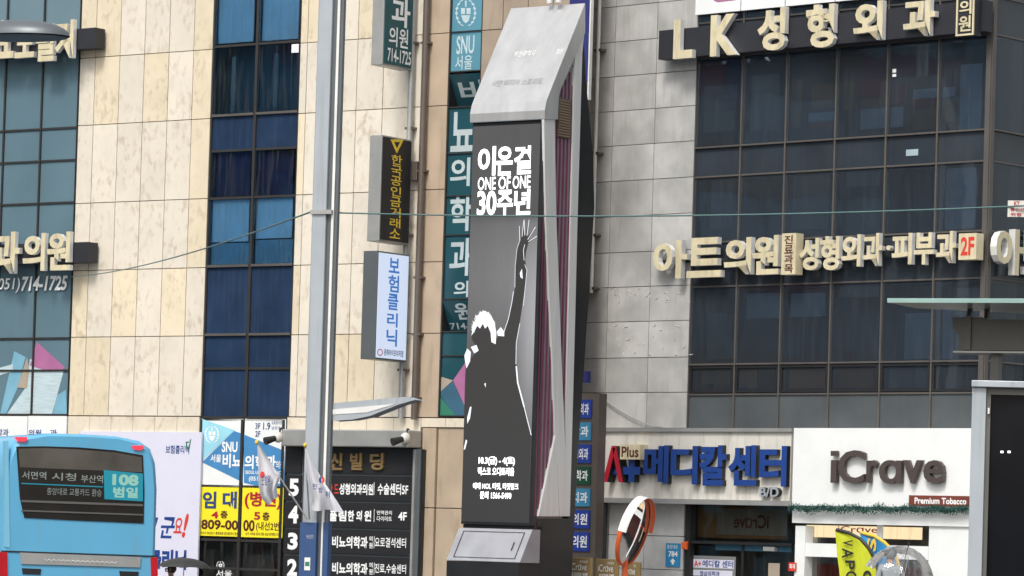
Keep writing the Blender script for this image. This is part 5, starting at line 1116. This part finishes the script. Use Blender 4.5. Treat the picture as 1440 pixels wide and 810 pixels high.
# ---- people
def person(P0, H, face, label, top, legs, hairm, grip):
    """standing figure holding an umbrella: one continuous skinned body; grip = hand position (world)"""
    t = thing('person', label, 'person', P0)
    me = bpy.data.meshes.new('body'); s = H / 1.75; fx = Vector((math.sin(face), math.cos(face), 0)); rx = Vector((fx.y, -fx.x, 0))
    L = lambda r_, f_, z: (P0 + rx * (r_ * s) + fx * (f_ * s) + Vector((0, 0, z * s))) - P0
    gl = grip - P0
    pts = [(L(0, 0, .95), .15), (L(0, .01, 1.15), .135), (L(0, 0, 1.36), .15), (L(0, .0, 1.48), .065), (L(0, .02, 1.56), .058), (L(0, .02, 1.64), .095), (L(0, .02, 1.72), .075),
           (L(.18, 0, 1.42), .06), (L(.24, .02, 1.16), .047), (gl - fx * .02 - Vector((0, 0, .0)), .032),
           (L(-.18, 0, 1.42), .06), (L(-.24, .0, 1.14), .047), (L(-.24, .08, .9), .034), (L(-.24, .1, .82), .03),
           (L(.09, 0, .88), .095), (L(.1, .02, .48), .065), (L(.1, -.02, .09), .045), (L(.1, .14, .035), .04),
           (L(-.09, 0, .88), .095), (L(-.1, .06, .48), .065), (L(-.1, .04, .09), .045), (L(-.1, .2, .035), .04)]
    E = [(0, 1), (1, 2), (2, 3), (3, 4), (4, 5), (5, 6), (2, 7), (7, 8), (8, 9), (2, 10), (10, 11), (11, 12), (12, 13), (0, 14), (14, 15), (15, 16), (16, 17), (0, 18), (18, 19), (19, 20), (20, 21)]
    # fingers: right hand closed round the shaft, left hand hanging
    for base, dirs, r0 in ((9, [(.0, .03, .02), (0, .035, .0), (0, .03, -.02), (0, .028, -.035)], .009), (13, [(-.012, .02, -.07), (0, .005, -.08), (.005, -.015, -.075), (.005, -.03, -.06), (.03, .03, -.035)], .009)):
        for k_, d_ in enumerate(dirs):
            a_ = len(pts); o_ = rx * d_[0] * s + fx * d_[1] * s + Vector((0, 0, d_[2] * s)); bp = pts[base][0]
            pts.append((bp + o_ * .55, r0)); pts.append((bp + o_ * 1.15 + (rx * -.02 if base == 9 else Vector((0, 0, 0))), r0 * .8)); E += [(base, a_), (a_, a_ + 1)]
    me.from_pydata([tuple(p[0]) for p in pts], E, []); o = bpy.data.objects.new('body', me); COL.objects.link(o); o.parent = t; ORG[o] = ORG[t]
    m = o.modifiers.new('skin', 'SKIN'); sv = me.skin_vertices[0].data
    for i, (p, r_) in enumerate(pts): sv[i].radius = (r_ * s, r_ * s * (0.75 if i in (0, 1, 2) else 1)); sv[i].use_root = (i == 0)
    m2 = o.modifiers.new('subsurf', 'SUBSURF'); m2.levels = 2; m2.render_levels = 2
    dg = bpy.context.evaluated_depsgraph_get(); nm = bpy.data.meshes.new_from_object(o.evaluated_get(dg)); o.modifiers.clear(); o.data = nm
    nm.materials.clear()
    for x in (M['skin'], M[top], M[legs], M['black']): nm.materials.append(x)
    hand = [pts[9][0], pts[13][0]]
    for p in nm.polygons:
        c = p.center; p.use_smooth = True
        if min((c - h).length for h in hand) < .1 * s or c.z > 1.47 * s: p.material_index = 0
        elif c.z > .86 * s: p.material_index = 1
        elif c.z > .09 * s: p.material_index = 2
        else: p.material_index = 3
    hd = L(0, .02, 1.655) + P0
    b = MB(); q = Matrix.Rotation(-face, 3, 'Z')
    b.ellip((0, 0, 0), .098 * s, .112 * s, .125 * s, n=18, m=12); keep = []
    b.V = [hd + q @ Vector((v.x, v.y - .012, v.z + .012)) for v in b.V]
    fs = []
    for f in b.F:
        c = sum((b.V[i] for i in f), Vector()) / len(f) - hd
        if c.dot(fx) < .045 * s or c.z > .06 * s: fs.append(f)
    b.F = fs; b.M = [0] * len(fs); b.sm = set(range(len(fs))); b.build('hair', M[hairm], t)
    f_ = lambda r_, f, z: hd + rx * (r_ * s) + fx * (f * s) + Vector((0, 0, z * s))
    b = MB(); b.ellip(f_(0, .105, -.02), .016, .022, .026, n=8, m=6); b.build('nose', M['skin'], t)
    for sg in (-1, 1):
        b = MB(); b.ellip(f_(.036 * sg, .092, .008), .014, .01, .008, n=8, m=6); b.build('eye', M['black'], t)
        b = MB(); b.ellip(f_(.098 * sg, 0, -.01), .012, .022, .034, n=8, m=6); b.build('ear', M['skin'], t)
    b = MB(); b.ellip(f_(0, .094, -.062), .028, .01, .008, n=8, m=6); b.build('mouth', M['red_l'], t)
    return t
def umbrella(C, R_, rise, mat, label, ribs=8, handle=None, open_gap=False, tilt=0.0, axis_len=.85):
    """C = canopy apex; canopy of fabric panels between ribs, shaft down to the handle"""
    t = thing('umbrella', label, 'umbrella', C - Vector((0, 0, axis_len)))
    T = Matrix.Rotation(tilt, 3, 'Y'); P = lambda x, y, z: C + T @ Vector((x, y, z))
    b = MB(); m_ = 7; s_ = 6; V = [P(0, 0, 0)]; nn = ribs * s_
    for i in range(1, m_ + 1):
        g_ = i / m_
        for j in range(nn):
            a_ = 2 * math.pi * j / nn; ph = (j % s_) / s_; sc = 1 - .10 * math.sin(ph * math.pi) * g_
            r_ = R_ * math.sin(g_ * 1.25) / math.sin(1.25) * sc; z = -rise * (1 - math.cos(g_ * 1.25)) / (1 - math.cos(1.25)) + .03 * math.sin(ph * math.pi) * g_ * (0.5)
            V.append(P(r_ * math.cos(a_), r_ * math.sin(a_), z))
    Fq = [(0, 1 + j, 1 + (j + 1) % nn) for j in range(nn)]
    for i in range(m_ - 1):
        for j in range(nn): Fq.append((1 + i * nn + j, 1 + (i + 1) * nn + j, 1 + (i + 1) * nn + (j + 1) % nn, 1 + i * nn + (j + 1) % nn))
    b.add(V, Fq, 0, True); b.build('canopy', mat, t)
    for k_ in range(ribs):
        a_ = 2 * math.pi * k_ / ribs; b = MB(); Q = []
        for i in range(m_ + 1):
            g_ = i / m_; r_ = R_ * math.sin(g_ * 1.25) / math.sin(1.25); Q.append(P(r_ * math.cos(a_), r_ * math.sin(a_), -rise * (1 - math.cos(g_ * 1.25)) / (1 - math.cos(1.25)) - .006))
        b.tube(Q, .003, 5); b.build('rib', M['galv'], t)
    b = MB(); b.tube([P(0, 0, .06), P(0, 0, -axis_len)], .007, 8); b.build('shaft', M['steel_dk'], t)
    b = MB(); b.tube([P(0, 0, .0), P(0, 0, .07)], [.012, .005], 8); b.build('ferrule', M['black'], t)
    b = MB(); b.tube([P(0, 0, -axis_len), P(0, 0, -axis_len - .1)], .014, 8); b.build('handle', M['black'], t)
    return t, P(0, 0, -axis_len - .03)
C1 = at(259, 784.5, 62.5)
t1, g1 = umbrella(C1, .47, .17, M['brolly'], 'black umbrella held open in front of the lilac banner', axis_len=.55)
z1 = gz(g1.x) + .13
person(Vector((g1.x - .22, g1.y + .12, z1)), 1.42, R(-90), 'person in a dark coat standing under the black umbrella', 'coat', 'trouser', 'hair', g1)
C2 = at(1277, 769, 55.0)
t2, g2 = umbrella(C2, .55, .46, M['clear'], 'clear vinyl umbrella held open before the white shop pier', tilt=R(14), axis_len=.72)
z2 = gz(g2.x) + .13
person(Vector((g2.x - .05, g2.y + .25, z2)), 1.6, R(-15), 'person in a grey hooded jacket under the clear umbrella', 'greycoat', 'trouser', 'greycoat', g2)

# ================================================================== BUS SHELTER (right)
FH = facing(1396, 25.0, 22)
t = thing('bus_shelter', 'grey bus shelter with a glass roof edge and steel beam at the right edge', 'bus shelter', FH.P(.2, gz(3.3), -.3))
g3 = gz(3.3)
A = FH.P(*FH.uv(1248, 425.5), 0); B = FH.P(*FH.uv(1520, 421.5), 0)
zr = A.z; B = Vector((B.x, B.y, zr)); bk = -FH.n
Cq = A + bk * .55 + FH.u * .05; D = B + bk * 1.5
Z = Vector((0, 0, .028))
b = MB(); V = [A, B, D, Cq, A + Z, B + Z, D + Z, Cq + Z]; b.add(V, [(0, 3, 2, 1), (4, 5, 6, 7), (0, 1, 5, 4), (1, 2, 6, 5), (2, 3, 7, 6), (3, 0, 4, 7)]); b.build('roof_glass', M['roof_glass'], t, fixn=True)
b = MB(); o_ = FH.n * .012; b.add([A + o_ * .3, B + o_ * .3, B + o_ + Z, A + o_ + Z, A + o_ * .3 - bk * -.004, B, B + Z * 1.1, A + Z * 1.1], [(0, 1, 2, 3), (3, 2, 6, 7)]); b.build('roof_edge', M['edge_glass'], t, fixn=True)
b = MB(); L_ = [(1339, 446), (1380, 446), (1386, 449), (1500, 450), (1500, 493), (1348, 493), (1348, 470), (1340, 464)]
wB = -.55; b.prism(FH, FH.pts(L_, wB), wB - .22, wB); b.build('beam', M['shelter'], t, bevel=.006)
b = MB(); b.pbox(FH, 1340, 494, 1500, 496.5, wB - .24, wB + .01); b.build('beam_flange', M['galv'], t)
b = MB(); b.pbox(FH, 1357, 444, 1365, 492, wB + .002, wB + .02); b.build('beam_rib', M['shelter'], t)
for x in (1360, 1384):
    b = MB(); b.pbox(FH, x, 427, x + 5, 447, wB - .1, wB - .04); b.pbox(FH, x - 2, 426, x + 7, 430, wB - .12, wB - .02); b.build('roof_bracket', M['black'], t, bevel=.003)
b = MB(); u0, u1, v0, v1 = FH.bx(1391, 497, 1403, 600, wB - .05); b.box(FH, u0, u1, g3, v1, wB - .16, wB - .06); b.build('post', M['shelter'], t)
b = MB(); b.box(FH, u0 + 1.6, u1 + 1.6, g3, v1, wB - .16, wB - .06); b.build('post', M['shelter'], t)
FD = facing(1400, 24.0, 8)
t = thing('display_panel', 'tall black glass display panel in a grey frame at the lower right', 'display panel', FD.P(.2, gz(3.2), -.1))
b = MB(); u0, u1, v0, v1 = FD.bx(1364, 535, 1384, 810, 0); b.box(FD, u0, u1, gz(3.2), v1 - .045, -.2, 0); b.build('frame_post', M['steel'], t, bevel=.004)
u2_ = FD.uv(1540, 600)[0]
b = MB(); b.box(FD, u0 - .005, u2_, v1 - .043, v1, -.2, .03); b.build('frame_top', M['steel'], t, bevel=.004)
b = MB(); b.box(FD, u1 + .002, u1 + .03, gz(3.2), v1 - .045, -.2, -.02); b.box(FD, u1 + .03, u2_, v1 - .09, v1 - .045, -.2, -.02); b.build('inner_frame', M['shelter'], t)
b = MB(); b.box(FD, u1 + .031, u2_, gz(3.2) + .1, v1 - .092, -.12, -.05); b.build('glass_screen', M['panel_blk'], t)
b = MB(); b.box(FD, u1 + .012, u1 + .024, v1 - .22, v1 - .18, -.02, .0); b.build('latch', M['lside'], t)
b = MB()
for x in (1409, 1419): b.pbox(FD, x - 2, 634, x + 2, 637, -.05, -.047)
b.build('status_light', M['scr_txt'], t)
